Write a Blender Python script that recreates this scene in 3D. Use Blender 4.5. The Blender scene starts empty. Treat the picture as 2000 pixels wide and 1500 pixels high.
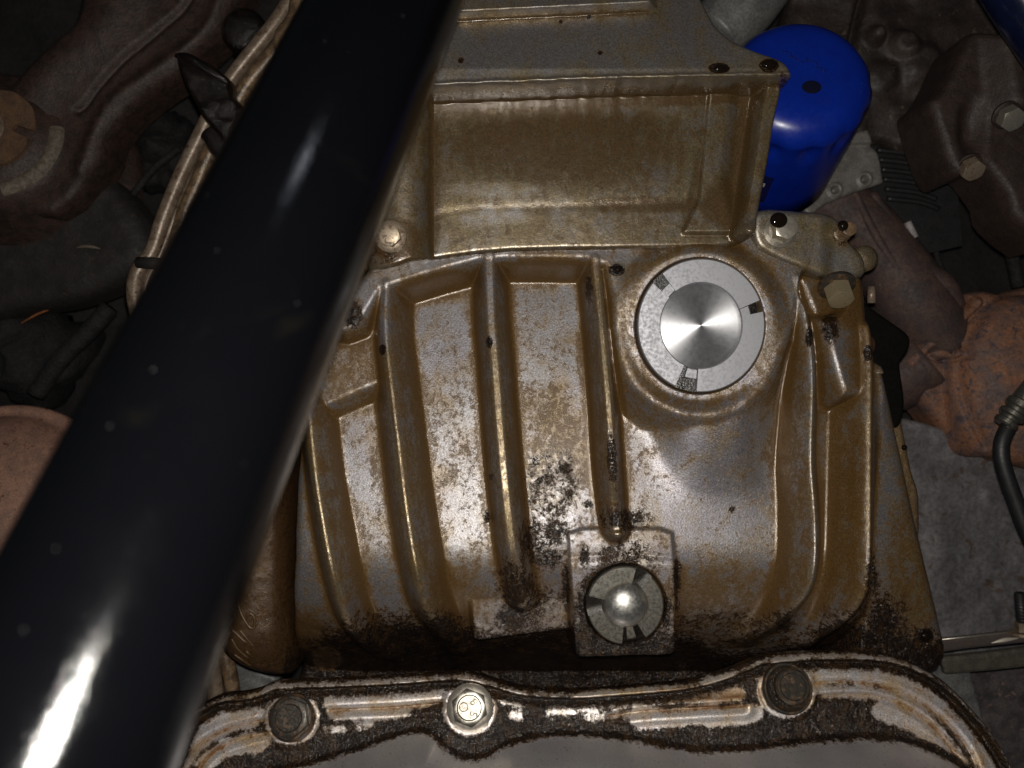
import bpy, math, random
import numpy as np
from mathutils import Vector, Matrix
C = bpy.context.scene.collection
scene = bpy.context.scene
S = 0.0002            # metres per drawing unit
D = 1600.0            # camera distance to the reference plane, drawing units
rng = np.random.default_rng(7); random.seed(7)

# ------------------------------------------------------------------ camera, world, lamps, exposure
cam_d = bpy.data.cameras.new('camera'); cam = bpy.data.objects.new('camera', cam_d); C.objects.link(cam)
cam.location = (0, 0, D*S); cam_d.lens = 28.8; cam_d.sensor_width = 36
cam_d.clip_start = 0.005; cam_d.clip_end = 20
cam_d.dof.use_dof = True; cam_d.dof.focus_distance = (D-40)*S; cam_d.dof.aperture_fstop = 11
scene.camera = cam
w = bpy.data.worlds.new('World'); scene.world = w; w.use_nodes = True
w.node_tree.nodes['Background'].inputs[0].default_value = (0.7, 0.8, 1.0, 1)
w.node_tree.nodes['Background'].inputs[1].default_value = 0.012

def lamp(name, loc, power, radius, color):
    l = bpy.data.lights.new(name, 'POINT'); l.energy = power; l.shadow_soft_size = radius*S; l.color = color
    o = bpy.data.objects.new(name, l); C.objects.link(o); o.location = Vector(loc)*S
    return o
lamp('phone_flash', (10, 40, 1590), 3.0, 12, (1.0, 0.96, 0.88))
lamp('glint_lamp', (-74, 569, 942), 0.005, 16, (0.85, 0.9, 1.0))  # weak unseen lamp, added for the upper glint on the black tube
scene.view_settings.view_transform = 'Standard'; scene.view_settings.look = 'None'
scene.view_settings.exposure = 0.0; scene.view_settings.gamma = 1

# ------------------------------------------------------------------ numeric helpers
def sstep(t): t = np.clip(t, 0, 1); return t*t*(3-2*t)
def smax(a, b, k=10.0):
    h = np.clip(0.5+0.5*(a-b)/k, 0, 1); return b*(1-h)+a*h+k*h*(1-h)
def catmull(P, n=6, closed=False):
    P = [np.array(p, float) for p in P]; out = []
    N = len(P)
    rngi = range(N if closed else N-1)
    for i in rngi:
        if closed: p0, p1, p2, p3 = P[i-1], P[i], P[(i+1) % N], P[(i+2) % N]
        else: p0, p1, p2, p3 = P[max(i-1, 0)], P[i], P[i+1], P[min(i+2, N-1)]
        for k in range(n):
            t = k/n
            out.append(0.5*((2*p1)+(-p0+p2)*t+(2*p0-5*p1+4*p2-p3)*t*t+(-p0+3*p1-3*p2+p3)*t**3))
    if not closed: out.append(P[-1])
    return np.array(out)
def W(pts, z=0.0):
    """photo position + its height z -> place in the scene plane (x right, y up)"""
    p = np.array(pts, float); k = (D-np.asarray(z, float))/D
    return np.stack([(p[..., 0]-1000)*k, (750-p[..., 1])*k], -1)
def W3(px, py, z): a = W((px, py), z); return np.array([a[0], a[1], z])
def Wsurf(pts, z0, h=0.0):
    p = np.array(pts, float); z = np.zeros(len(p))+h
    for _ in range(8):
        q = W(p, z); z = 0.5*z+0.5*(z0(q[:, 0], q[:, 1])+h)
    return W(p, z)
CAP = 180.0
def _axes(X, Y):
    return X[X.shape[0]//2, :], Y[:, Y.shape[1]//2]
def pdist(X, Y, P, cap=CAP):
    """distance to a polyline (capped), and 0..1 position along it; X, Y are a nearly regular sheet"""
    P = np.asarray(P, float); L = np.concatenate([[0], np.cumsum(np.hypot(*(P[1:]-P[:-1]).T))]); tot = max(L[-1], 1e-6)
    sheet = X.ndim == 2 and X.size > 400 and Y[0, 0] < Y[-1, 0]
    if sheet: xa, ya = _axes(X, Y)
    best = np.full(X.shape, cap if sheet else 1e9); T = np.zeros(X.shape)
    if sheet: T = T+(np.hypot(X-P[-1][0], Y-P[-1][1]) < np.hypot(X-P[0][0], Y-P[0][1]))
    for i in range(len(P)-1):
        a = P[i]; d = P[i+1]-a; l2 = d@d+1e-9
        if sheet:
            lo = np.minimum(a, P[i+1])-cap-8; hi = np.maximum(a, P[i+1])+cap+8
            s = (slice(np.searchsorted(ya, lo[1]), np.searchsorted(ya, hi[1])), slice(np.searchsorted(xa, lo[0]), np.searchsorted(xa, hi[0])))
            x = X[s]; y = Y[s]
            if not x.size: continue
        else: s = Ellipsis; x = X; y = Y
        t = np.clip(((x-a[0])*d[0]+(y-a[1])*d[1])/l2, 0, 1)
        dd = np.hypot(x-a[0]-t*d[0], y-a[1]-t*d[1]); m = dd < best[s]
        best[s] = np.where(m, dd, best[s]); T[s] = np.where(m, (L[i]+t*math.sqrt(l2))/tot, T[s])
    return best, T
def psd(X, Y, P, cap=80.0):
    """signed distance to a closed outline, negative inside"""
    P = np.asarray(P, float); Q = np.vstack([P, P[:1]]); d, _ = pdist(X, Y, Q, cap)
    ins = np.zeros(X.shape, bool); sheet = X.ndim == 2 and X.size > 400
    if sheet: xa, ya = _axes(X, Y)
    for i in range(len(P)):
        x1, y1 = Q[i]; x2, y2 = Q[i+1]
        if y1 == y2: continue
        s = slice(np.searchsorted(ya, min(y1, y2)-8), np.searchsorted(ya, max(y1, y2)+8)) if sheet else Ellipsis
        x = X[s]; y = Y[s]
        ins[s] ^= ((y1 > y) != (y2 > y)) & (x < (x2-x1)*(y-y1)/(y2-y1)+x1)
    return np.where(ins, -d, d)
def prof(d, w_, dr, k=.22):
    t = np.clip((w_+dr-d)/dr, -.5, 1.5); h = np.clip(.5+.5*t/k, 0, 1); u = t*h+k*h*(1-h)
    h = np.clip(.5+.5*(1-u)/k, 0, 1); u = 1*(1-h)+u*h-k*h*(1-h)
    return np.clip(u, 0, 1)
_lat = rng.random((256, 256))
def vnoise(X, Y, s, o=0):
    x = X/s+o*17.3+1000; y = Y/s+o*9.1+1000
    xi = np.floor(x).astype(int); yi = np.floor(y).astype(int); fx = sstep(x-xi); fy = sstep(y-yi)
    g = lambda a, b: _lat[a % 256, b % 256]
    return (g(xi, yi)*(1-fx)+g(xi+1, yi)*fx)*(1-fy)+(g(xi, yi+1)*(1-fx)+g(xi+1, yi+1)*fx)*fy
def fbm(X, Y, s, n=3, o=0):
    r = 0; a = 1; t = 0
    for k in range(n): r = r+a*vnoise(X, Y, s/2**k, o+k); t += a; a *= .5
    return r/t-0.5
def blur(A, r, it=2):
    for _ in range(it):
        for ax in (0, 1):
            P = np.pad(A, [(r+1, r) if i == ax else (0, 0) for i in (0, 1)], 'edge').cumsum(ax)
            n = A.shape[ax]
            A = (np.take(P, range(2*r+1, 2*r+1+n), ax)-np.take(P, range(0, n), ax))/(2*r+1)
    return A
def blob(PX, PY, cx, cy, rx, ry, soft=0.5, rot=0):
    c, s = math.cos(math.radians(rot)), math.sin(math.radians(rot))
    u = (PX-cx)*c+(PY-cy)*s; v = -(PX-cx)*s+(PY-cy)*c
    return sstep((1-np.hypot(u/rx, v/ry))/soft)

# ------------------------------------------------------------------ object helpers
def tagp(o, label, cat, group=None, kind=None):
    o['label'] = label; o['category'] = cat
    if group: o['group'] = group
    if kind: o['kind'] = kind
    return o
def thing(name, loc, label, cat, group=None, rot=None):
    o = bpy.data.objects.new(name, None); C.objects.link(o); o.empty_display_size = 0.005
    o.location = Vector([float(a) for a in loc])*S
    if rot is not None: o.rotation_euler = rot.to_euler() if isinstance(rot, Matrix) else rot
    return tagp(o, label, cat, group)
def mesh_obj(name, V, F, mat, parent=None, smooth=True, normals=None, mask=None, local=False, sharp=None):
    """V in drawing units (scene coordinates unless local)"""
    V = np.asarray(V, float)*S
    if parent is not None and not local:
        M = Matrix.LocRotScale(parent.location, parent.rotation_euler, None)
        if parent.parent is not None: M = Matrix.LocRotScale(parent.parent.location, parent.parent.rotation_euler, None) @ M
        Mi = np.array(M.inverted()); V = V@Mi[:3, :3].T+Mi[:3, 3]
    me = bpy.data.meshes.new(name)
    if isinstance(F, np.ndarray):
        me.vertices.add(len(V)); me.vertices.foreach_set('co', V.ravel())
        n = F.shape[1]; me.loops.add(F.size); me.loops.foreach_set('vertex_index', F.ravel().astype(np.int32))
        me.polygons.add(len(F)); me.polygons.foreach_set('loop_start', np.arange(0, F.size, n, dtype=np.int32))
        me.update(calc_edges=True); me.validate()
    else:
        me.from_pydata([tuple(v) for v in V], [], F); me.update()
    if smooth:
        me.shade_smooth()
        if normals is not None: me.normals_split_custom_set_from_vertices(normals)
        elif sharp: me.set_sharp_from_angle(angle=math.radians(sharp))
    if mask is not None:
        a = me.attributes.new('mask', 'FLOAT_COLOR', 'POINT')
        m4 = np.ones((len(V), 4)); m4[:, :3] = mask; a.data.foreach_set('color', m4.ravel())
    me.materials.append(mat)
    o = bpy.data.objects.new(name, me); C.objects.link(o)
    if parent is not None: o.parent = parent
    return o
def frame(origin, axis, up=(0, 1, 0)):
    z = np.array(axis, float); z /= np.linalg.norm(z); u = np.array(up, float)
    x = np.cross(u, z); x /= np.linalg.norm(x); y = np.cross(z, x)
    return Matrix(((x[0], y[0], z[0]), (x[1], y[1], z[1]), (x[2], y[2], z[2])))
def lathe(P, seg=48, mod=None, a0=0, a1=360):
    V = []; F = []; full = (a1-a0) >= 360
    n = seg if full else seg+1
    for r, z in P:
        for i in range(n):
            a = math.radians(a0+(a1-a0)*i/seg); rr = r*(mod(a, r, z) if mod else 1); V.append((rr*math.cos(a), rr*math.sin(a), z))
    for k in range(len(P)-1):
        for i in range(seg):
            j = (i+1) % n; F.append((k*n+i, k*n+j, (k+1)*n+j, (k+1)*n+i))
    return V, F
def join(*parts):
    V = []; F = []
    for v, f in parts:
        o = len(V); V += [tuple(a) for a in v]; F += [tuple(i+o for i in q) for q in f]
    return V, F
def tube_path(P, R, seg=20, n=6, smooth=True, squash=None, cap=True):
    P = np.array(P, float); R = np.array(R if hasattr(R, '__len__') else [R]*len(P), float)
    if smooth and len(P) > 2:
        Q = catmull(np.hstack([P, R[:, None]]), n); P, R = Q[:, :3], Q[:, 3]
    V = []; F = []; up = np.array([0.13, 0.21, 0.97])
    T = np.gradient(P, axis=0); T /= np.linalg.norm(T, axis=1)[:, None]
    nrm = np.cross(T[0], up); nrm /= np.linalg.norm(nrm)
    for i in range(len(P)):
        nrm = nrm-T[i]*(nrm@T[i]); nrm /= np.linalg.norm(nrm); b = np.cross(T[i], nrm)
        for k in range(seg):
            a = 2*math.pi*k/seg; V.append(P[i]+R[i]*(math.cos(a)*nrm+math.sin(a)*b))
    for i in range(len(P)-1):
        for k in range(seg):
            j = (k+1) % seg; F.append((i*seg+k, i*seg+j, (i+1)*seg+j, (i+1)*seg+k))
    if cap:
        F.append(tuple(range(seg))[::-1]); F.append(tuple((len(P)-1)*seg+k for k in range(seg)))
    return V, F
import time
def relief(outline, zf, step, names, mats, parent, maskf=None, skirt=120, top=None, cavr=6):
    """a cast or pressed piece: sheet following zf(X, Y, sd) -> (Z, label index) inside the outline, with side walls.
    names/mats index by label. Pieces share one set of smooth normals."""
    t0 = time.time(); P = np.asarray(outline, float); x0, y0 = P.min(0)-step; x1, y1 = P.max(0)+step
    nx = int((x1-x0)/step)+2; ny = int((y1-y0)/step)+2
    X, Y = np.meshgrid(x0+np.arange(nx)*step, y0+np.arange(ny)*step)
    sd = psd(X, Y, P); gy, gx = np.gradient(sd, step); gl = np.hypot(gx, gy)+1e-9
    mv = (sd > 0) | (sd > -0.3*step); k = np.where(mv & (np.abs(sd) < 2.5*step), sd, 0)
    X2 = X-k*gx/gl; Y2 = Y-k*gy/gl
    ins = sd < 0; sd2 = np.minimum(sd, 0); sd2 = np.where(mv, 0, sd2)
    Z, lab = zf(X2, Y2, sd2)
    if np.isscalar(lab): lab = np.zeros(X.shape, int)+lab
    cav = np.clip((blur(Z, cavr)-Z)/10.0, -1, 1)
    PXX = 1000+X2*D/(D-Z); PYY = 750-Y2*D/(D-Z)
    mask = maskf(X2, Y2, Z, PXX, PYY, cav, sd2) if maskf else np.stack([np.clip(cav, 0, 1), 0*X, 0*X], -1)
    keep = ins[:-1, :-1] | ins[1:, :-1] | ins[:-1, 1:] | ins[1:, 1:]
    idx = np.arange(nx*ny).reshape(ny, nx)
    F = np.stack([idx[:-1, :-1], idx[:-1, 1:], idx[1:, 1:], idx[1:, :-1]], -1)[keep]
    FL = np.maximum.reduce([lab[:-1, :-1], lab[1:, 1:]])[keep]
    V = np.stack([X2, Y2, Z], -1).reshape(-1, 3); M = mask.reshape(-1, 3)
    if skirt:
        E = np.concatenate([F[:, [0, 1]], F[:, [1, 2]], F[:, [2, 3]], F[:, [3, 0]]]); EL = np.concatenate([FL]*4)
        key = np.sort(E, 1); kk = key[:, 0].astype(np.int64)*(nx*ny)+key[:, 1]
        u, inv, cnt = np.unique(kk, return_inverse=True, return_counts=True)
        bm_ = cnt[inv] == 1; B = E[bm_]; BL = EL[bm_]
        bv = np.unique(B); rem = -np.ones(nx*ny, int)
        rows = 5; base = len(V)
        lay = [bv]
        for r in range(1, rows+1):
            vv = V[bv].copy(); vv[:, 2] -= skirt*r/rows; rem2 = base+np.arange(len(bv)); base += len(bv)
            V = np.vstack([V, vv]); M = np.vstack([M, M[bv]]); lay.append(rem2)
        pos = {int(b): i for i, b in enumerate(bv)}
        bi = np.array([[pos[int(a)], pos[int(b)]] for a, b in B])
        for r in range(rows):
            A = lay[r]; Bq = lay[r+1]
            F = np.vstack([F, np.stack([A[bi[:, 1]], A[bi[:, 0]], Bq[bi[:, 0]], Bq[bi[:, 1]]], -1)]); FL = np.concatenate([FL, BL])
    a = V[F]; fn = np.cross(a[:, 2]-a[:, 0], a[:, 3]-a[:, 1]); N = np.zeros_like(V)
    for c in range(4): np.add.at(N, F[:, c], fn)
    N /= np.linalg.norm(N, axis=1)[:, None]+1e-12
    out = []
    if parent is None or parent.rotation_euler[:] == (0, 0, 0): pass
    for l, nm in enumerate(names):
        f = F[FL == l]
        if not len(f): continue
        u = np.unique(f); r = np.zeros(len(V), int); r[u] = np.arange(len(u))
        out.append(mesh_obj(nm, V[u], r[f], mats[l] if isinstance(mats, list) else mats, parent, normals=N[u], mask=M[u]))
    print('relief', names[0], X.size, round(time.time()-t0, 1))
    return out
def rnd(sd, r, h=None):
    """rounded edge drop for distance sd (<=0) from the outline"""
    h = r if h is None else h; t = np.clip(1+sd/r, 0, 1); return h*(1-np.sqrt(np.maximum(0, 1-t*t)))

# ------------------------------------------------------------------ materials
class NT:
    def __init__(s, name):
        s.m = bpy.data.materials.new(name); s.m.use_nodes = True; s.t = s.m.node_tree; s.n = s.t.nodes; s.l = s.t.links
        s.b = s.n['Principled BSDF']; s.co = s.n.new('ShaderNodeTexCoord').outputs['Object']
    def sock(s, inp, v):
        if hasattr(v, 'links') or isinstance(v, bpy.types.NodeSocket): s.l.new(v, inp)
        else: inp.default_value = v
    def noise(s, scale, detail=6, rough=0.6, dist=0.0, vec=None, sc3=None):
        n = s.n.new('ShaderNodeTexNoise'); n.inputs['Scale'].default_value = scale; n.inputs['Detail'].default_value = detail
        n.inputs['Roughness'].default_value = rough; n.inputs['Distortion'].default_value = dist
        v = vec or s.co
        if sc3:
            mp = s.n.new('ShaderNodeMapping'); mp.inputs['Scale'].default_value = sc3
            if len(sc3) > 3: pass
            s.l.new(v, mp.inputs[0]); v = mp.outputs[0]
        s.l.new(v, n.inputs['Vector']); return n.outputs['Fac']
    def vor(s, scale, feat='F1'):
        n = s.n.new('ShaderNodeTexVoronoi'); n.inputs['Scale'].default_value = scale; n.feature = feat
        s.l.new(s.co, n.inputs['Vector']); return n.outputs['Distance']
    def math(s, op, a, b=0.0, c=None, clamp=False):
        n = s.n.new('ShaderNodeMath'); n.operation = op; n.use_clamp = clamp
        s.sock(n.inputs[0], a); s.sock(n.inputs[1], b)
        if c is not None: s.sock(n.inputs[2], c)
        return n.outputs[0]
    def ss(s, v, lo, hi, a=0.0, b=1.0):
        n = s.n.new('ShaderNodeMapRange'); n.interpolation_type = 'SMOOTHSTEP'
        s.sock(n.inputs['Value'], v); n.inputs['From Min'].default_value = lo; n.inputs['From Max'].default_value = hi
        n.inputs['To Min'].default_value = a; n.inputs['To Max'].default_value = b; return n.outputs[0]
    def mix(s, f, a, b, typ='RGBA', blend='MIX'):
        n = s.n.new('ShaderNodeMix'); n.data_type = typ
        if typ == 'RGBA': n.blend_type = blend; i = (6, 7); o = 2
        else: i = (2, 3); o = 0
        s.sock(n.inputs[0], f)
        for k, v in zip(i, (a, b)):
            if isinstance(v, (tuple, list)): v = (*v[:3], 1)
            s.sock(n.inputs[k], v)
        return n.outputs[o]
    def mask(s):
        n = s.n.new('ShaderNodeAttribute'); n.attribute_name = 'mask'
        q = s.n.new('ShaderNodeSeparateColor'); s.l.new(n.outputs['Color'], q.inputs[0]); return q.outputs
    def bump(s, h, strength, dist, prev=None):
        n = s.n.new('ShaderNodeBump'); s.sock(n.inputs['Strength'], strength); n.inputs['Distance'].default_value = dist
        s.l.new(h, n.inputs['Height'])
        if prev: s.l.new(prev, n.inputs['Normal'])
        return n.outputs[0]
    def out(s, color=None, rough=None, metal=None, normal=None, spec=None, coat=None):
        if color is not None: s.sock(s.b.inputs['Base Color'], (*color, 1) if isinstance(color, tuple) else color)
        if rough is not None: s.sock(s.b.inputs['Roughness'], rough)
        if metal is not None: s.sock(s.b.inputs['Metallic'], metal)
        if spec is not None: s.sock(s.b.inputs['Specular IOR Level'], spec)
        if coat is not None: s.sock(s.b.inputs['Coat Weight'], coat); s.b.inputs['Coat Roughness'].default_value = 0.12
        if normal is not None: s.l.new(normal, s.b.inputs['Normal']); s.l.new(normal, s.b.inputs['Coat Normal'])
        return s.m

def cast_metal(name, base=(0.30, 0.295, 0.315), och=(0.27, 0.175, 0.072), och2=(0.105, 0.060, 0.028), amount=0.0, metal=0.72, rough=0.47, bumps=1.0, sootc=(0.010, 0.007, 0.006), sootamp=3.4, lace=0.0, filmmetal=.55, grain=1.0):
    t = NT(name); m = t.mask()
    n1 = t.noise(85, 8, 0.62, 0.3); n2 = t.noise(560, 10, 0.80, 0.35); n3 = t.noise(2600, 3, 0.6); n4 = t.noise(210, 8, .72, .5, sc3=(1, .6, 1)); n5 = t.noise(1300, 5, .7)
    v = t.math('ADD', t.math('MULTIPLY', n1, 0.6), t.math('MULTIPLY', n4, 0.4)); v = t.math('ADD', t.math('ADD', v, t.math('MULTIPLY', m[0], 0.26)), amount)
    haze = t.ss(v, 0.46, 0.80, 0.0, 0.92)                      # thin golden film
    lv = t.math('ADD', t.math('MULTIPLY', n2, .62), t.math('MULTIPLY', n4, .38)); lv = t.math('ADD', lv, t.math('ADD', t.math('MULTIPLY', m[0], 0.15), lace+amount*.4))
    lc = t.ss(lv, 0.585, 0.655, 0.0, 0.92)                      # lace of brown specks
    pits = t.ss(t.math('ADD', n5, t.math('MULTIPLY', n4, .35)), .80, .86, 0, .8)
    base_v = t.mix(t.ss(n5, .35, .7, 0, .4), base, tuple(c*0.72 for c in base))
    base_v = t.mix(t.ss(t.noise(38, 4), .35, .65, 0, .6), base_v, (base[0]*.80, base[1]*.77, base[2]*.86))
    film = t.mix(t.ss(t.math('ADD', t.math('MULTIPLY', n2, .6), t.math('MULTIPLY', n5, .4)), .40, .60), tuple(x*.62 for x in och), tuple(x*1.25 for x in och))
    c = t.mix(haze, base_v, film)
    c = t.mix(t.ss(m[2], 0.0, 1.0, 0, 0.85), c, (0.30, 0.21, 0.065))
    c = t.mix(t.ss(t.math('ADD', m[2], n2), 1.0, 1.25, 0, .6), c, och2)
    c = t.mix(t.ss(t.math('ADD', t.math('MULTIPLY', m[0], .42), t.math('ADD', t.math('MULTIPLY', n4, .7), t.math('MULTIPLY', n2, .6))), .90, 1.10, 0, .8), c, tuple(x*1.0 for x in och2)); c = t.mix(lc, c, och2); c = t.mix(pits, c, (0.05, 0.028, 0.014))
    nn = t.math('ADD', t.math('MULTIPLY', n2, .5), t.math('ADD', t.math('MULTIPLY', n4, .3), t.math('MULTIPLY', n5, .2)))
    soot_in = t.math('ADD', m[1], t.math('MULTIPLY', t.math('SUBTRACT', nn, 0.5), t.math('MULTIPLY', t.ss(m[1], .0, .25), sootamp)))
    so = t.ss(soot_in, 0.44, 0.56)
    sootc = t.mix(t.ss(t.math('ADD', t.math('MULTIPLY', n5, .5), t.math('MULTIPLY', n4, .5)), .47, .62), sootc, (0.050, 0.026, 0.011))
    edge = t.ss(soot_in, 0.10, 0.50, 0, .88)
    c = t.mix(grain, c, t.mix(t.ss(t.noise(1700, 4, .8), .36, .64), (0.62, 0.60, 0.57), (1.22, 1.22, 1.24)), blend='MULTIPLY')
    c = t.mix(edge, c, (0.075, 0.038, 0.015)); c = t.mix(so, c, sootc)
    r = t.mix(haze, t.math('ADD', rough-.06, t.math('MULTIPLY', n3, .12)), rough+.02, 'FLOAT')
    r = t.mix(lc, r, .55, 'FLOAT'); r = t.mix(t.ss(m[0], .30, .95, 0, .8), r, 0.21, 'FLOAT'); r = t.mix(m[2], r, 0.24, 'FLOAT'); r = t.mix(so, r, t.ss(n2, .35, .65, .10, .20), 'FLOAT')
    met = t.mix(haze, metal, filmmetal, 'FLOAT'); met = t.mix(lc, met, .15, 'FLOAT'); met = t.mix(t.math('MAXIMUM', so, edge), met, 0.0, 'FLOAT')
    ns = t.math('SUBTRACT', 1.0, so); b = t.bump(n3, t.math('MULTIPLY', ns, 0.20*bumps), 0.00012)
    b = t.bump(n5, t.math('MULTIPLY', ns, 0.34*bumps), 0.00022, b); b = t.bump(t.math('ADD', n2, t.math('MULTIPLY', lc, .5)), 0.22*bumps, 0.0003, b)
    lum = t.math('ADD', t.math('MULTIPLY', t.noise(430, 4, .6, .8), 1.2), t.math('ADD', t.math('MULTIPLY', t.noise(1300, 2, .5), .55), t.math('MULTIPLY', t.vor(900), .25)))
    b = t.bump(lum, t.math('MULTIPLY', t.math('MAXIMUM', so, t.math('MULTIPLY', edge, .3)), .9), 0.0008, b)
    coat = t.math('ADD', t.math('MULTIPLY', m[2], .6), t.math('MULTIPLY', t.ss(m[1], .12, .40), .8), None, True)
    return t.out(c, r, met, b, spec=t.mix(so, .5, .32, 'FLOAT'), coat=t.math('MULTIPLY', ns, t.math('ADD', t.math('ADD', coat, t.math('MULTIPLY', m[0], .5)), .05, None, True)))

M_house = cast_metal('aged_cast_aluminium', base=(0.30, 0.29, 0.298), och=(0.265, 0.178, 0.068), och2=(0.115, 0.062, 0.020), amount=0.03, lace=0.045, rough=.40, sootamp=5.0)
M_house_b = cast_metal('browned_cast_aluminium', base=(0.20, 0.165, 0.11), amount=0.10)
M_block = cast_metal('dull_cast_aluminium', base=(0.27, 0.258, 0.25), och=(0.20, 0.148, 0.070), och2=(0.085, .05, .02), amount=0.03, rough=.42, bumps=.55, lace=-.03)
M_pan = cast_metal('painted_pan_flange', base=(0.74, 0.71, 0.70), och=(0.50, 0.34, 0.16), och2=(0.20, 0.09, 0.03), sootc=(0.012, 0.008, 0.006), amount=0.0, metal=.6, rough=.36, sootamp=4.2, filmmetal=.3)
M_panbody = cast_metal('worn_silver_pan_steel', base=(0.62, 0.60, 0.595), amount=-0.16, metal=.75, rough=.42, bumps=.18, lace=-.07, grain=.15)
def steel(name, col, rough=.3, metal=1.0, bump=.15, grime=0.0, aniso=0):
    t = NT(name); n = t.noise(900, 6, .6); g = t.noise(420, 8, .7, .5)
    gf = t.ss(t.math('ADD', g, grime), .55, .66, 0, .95)
    c = t.mix(t.ss(n, .3, .7, 0, .22), col, tuple(x*.6 for x in col)); c = t.mix(gf, c, (0.09, 0.045, 0.018))
    r = t.mix(gf, t.ss(n, .3, .7, rough*.8, rough*1.25), .5, 'FLOAT'); me = t.mix(gf, metal, 0.0, 'FLOAT')
    b = t.bump(n, bump, 0.0001); b = t.bump(g, t.math('MULTIPLY', gf, .6), 0.0004, b)
    m = t.out(c, r, me, b)
    return m
M_plug = steel('turned_grey_steel', (0.33, 0.33, 0.355), .5, .6, .05, -.12)
M_plugdark = steel('oily_steel', (0.24, 0.225, 0.195), .30, .85, .25, .0)
M_zinc = steel('zinc_bolt_steel', (0.52, 0.47, 0.40), .36, .8, .2, -.03)
M_brass = steel('weathered_yellow_bolt', (0.50, 0.40, 0.25), .38, .7, .35, .0)
M_rustbolt = steel('rusty_bolt_steel', (0.34, 0.27, 0.20), .45, .6, .4, .06)
M_boltdirty = steel('grimy_bolt', (0.050, 0.042, 0.034), .32, .4, 1.0, .05)
M_stamp = steel('pale_bolt_face', (0.72, 0.64, 0.54), .45, .4, .15, -.06)
def disc_mat():
    t = NT('mirror_turned_steel'); n = t.noise(500, 5, .6)
    # fine concentric turning marks
    wv = t.n.new('ShaderNodeTexWave'); wv.wave_type = 'RINGS'; wv.rings_direction = 'Z'; wv.inputs['Scale'].default_value = 900
    t.l.new(t.co, wv.inputs['Vector'])
    c = t.mix(t.ss(n, .4, .7, 0, .35), (0.42, 0.42, 0.44), (0.33, 0.33, 0.35))
    t.b.inputs['Anisotropic'].default_value = 0.9; t.b.inputs['Anisotropic Rotation'].default_value = 0.25
    tg = t.n.new('ShaderNodeTangent'); tg.direction_type = 'RADIAL'; tg.axis = 'Z'; t.l.new(tg.outputs[0], t.b.inputs['Tangent'])
    return t.out(c, t.ss(n, .3, .7, .38, .46), .95, t.bump(wv.outputs[1], .05, .00003))
M_disc = disc_mat()
def simple(name, col, col2=None, rough=.6, metal=0.0, scale=300, bump=.3, bd=.0004, spots=None, coat=None, lo=.35, hi=.65):
    t = NT(name); n = t.noise(scale, 8, .65, .3); n2 = t.noise(scale*5, 4, .6)
    c = t.mix(t.ss(n, lo, hi), col, col2 or tuple(x*.6 for x in col))
    if spots:
        c = t.mix(t.ss(t.noise(scale*2.3, 5, .7, .8), spots[1], spots[1]+.05), c, spots[0])
    b = t.bump(n, bump, bd); b = t.bump(n2, bump*1.0, bd*.5, b)
    c = t.mix(.8, c, t.mix(t.ss(t.noise(scale*9, 5, .75), .36, .64), (0.66, 0.64, 0.62), (1.25, 1.25, 1.25)), blend='MULTIPLY') if bump > .25 else c
    return t.out(c, t.ss(n2, .3, .7, rough*.85, min(1, rough*1.15)), metal, b, coat=coat)
M_black = simple('gloss_black_paint', (0.010, 0.010, 0.012), (0.014, 0.014, 0.017), .17, 0, 120, .02, .0002)
t_ = NT('gloss_black_tube_paint')
_n = t_.noise(900, 5, .7, .5); _v = t_.vor(300); _on = t_.ss(t_.noise(70, 4, .7), .50, .62)
_dust = t_.math('MULTIPLY', t_.ss(_v, .025, .045, 1, 0), _on)
_c = t_.mix(_dust, (0.0016, 0.0017, 0.0023), (0.16, 0.15, 0.14))
_c = t_.mix(t_.ss(t_.noise(25, 5, .7, 1.0), .60, .75, 0, .6), _c, (0.006, 0.005, 0.0035))
M_tube = t_.out(_c, t_.mix(_dust, t_.ss(t_.noise(60, 4, .6), .35, .65, .09, .15), .7, 'FLOAT'), 0.0, t_.bump(_dust, .5, .0002, t_.bump(_n, .55, .00008)))
M_blue = simple('blue_filter_paint', (0.0025, 0.019, 0.25), (0.0025, 0.016, 0.21), .32, 0, 90, .03, .0002)
M_navy = simple('navy_label_print', (0.008, 0.010, 0.07), None, .4)
M_white = simple('white_label_print', (0.75, 0.75, 0.78), None, .5)
M_red = simple('red_label_print', (0.5, 0.02, 0.02), None, .5)
M_ink = simple('black_ink', (0.004, 0.006, 0.03), None, .5)
M_oil = simple('black_oil', (0.006, 0.004, 0.003), (0.012, 0.007, 0.004), .06, 0, 60, .02, .0002)
M_arm = simple('rust_brown_steel', (0.046, 0.024, 0.018), (0.020, 0.011, 0.009), .6, 0, 190, .6, .0008, spots=((0.035, 0.022, 0.018), .60))
M_armdark = simple('dark_weathered_rubber', (0.020, 0.016, 0.015), (0.012, 0.010, 0.009), .75, 0, 150, .5, .0008, spots=((0.055, 0.03, 0.018), .62))
M_rust = simple('brown_rust', (0.13, 0.07, 0.035), (0.08, 0.045, 0.028), .7, 0, 200, .4, .0005)
M_chalk = simple('flaked_pale_paint', (0.16, 0.13, 0.10), (0.08, 0.06, 0.045), .7, 0, 500, .5, .0005)
M_pipe = simple('pale_coated_pipe', (0.23, 0.175, 0.13), (0.14, 0.095, 0.065), .40, .2, 220, .3, .0004, spots=((0.07, 0.035, 0.018), .58))
M_pipedark = simple('oily_brown_pipe', (0.20, 0.13, 0.075), (0.07, 0.045, 0.028), .3, .1, 260, .5, .0006)
M_tar = simple('tarry_torn_rubber', (0.004, 0.003, 0.003), (0.010, 0.006, 0.004), .14, 0, 330, .7, .0010)
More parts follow.
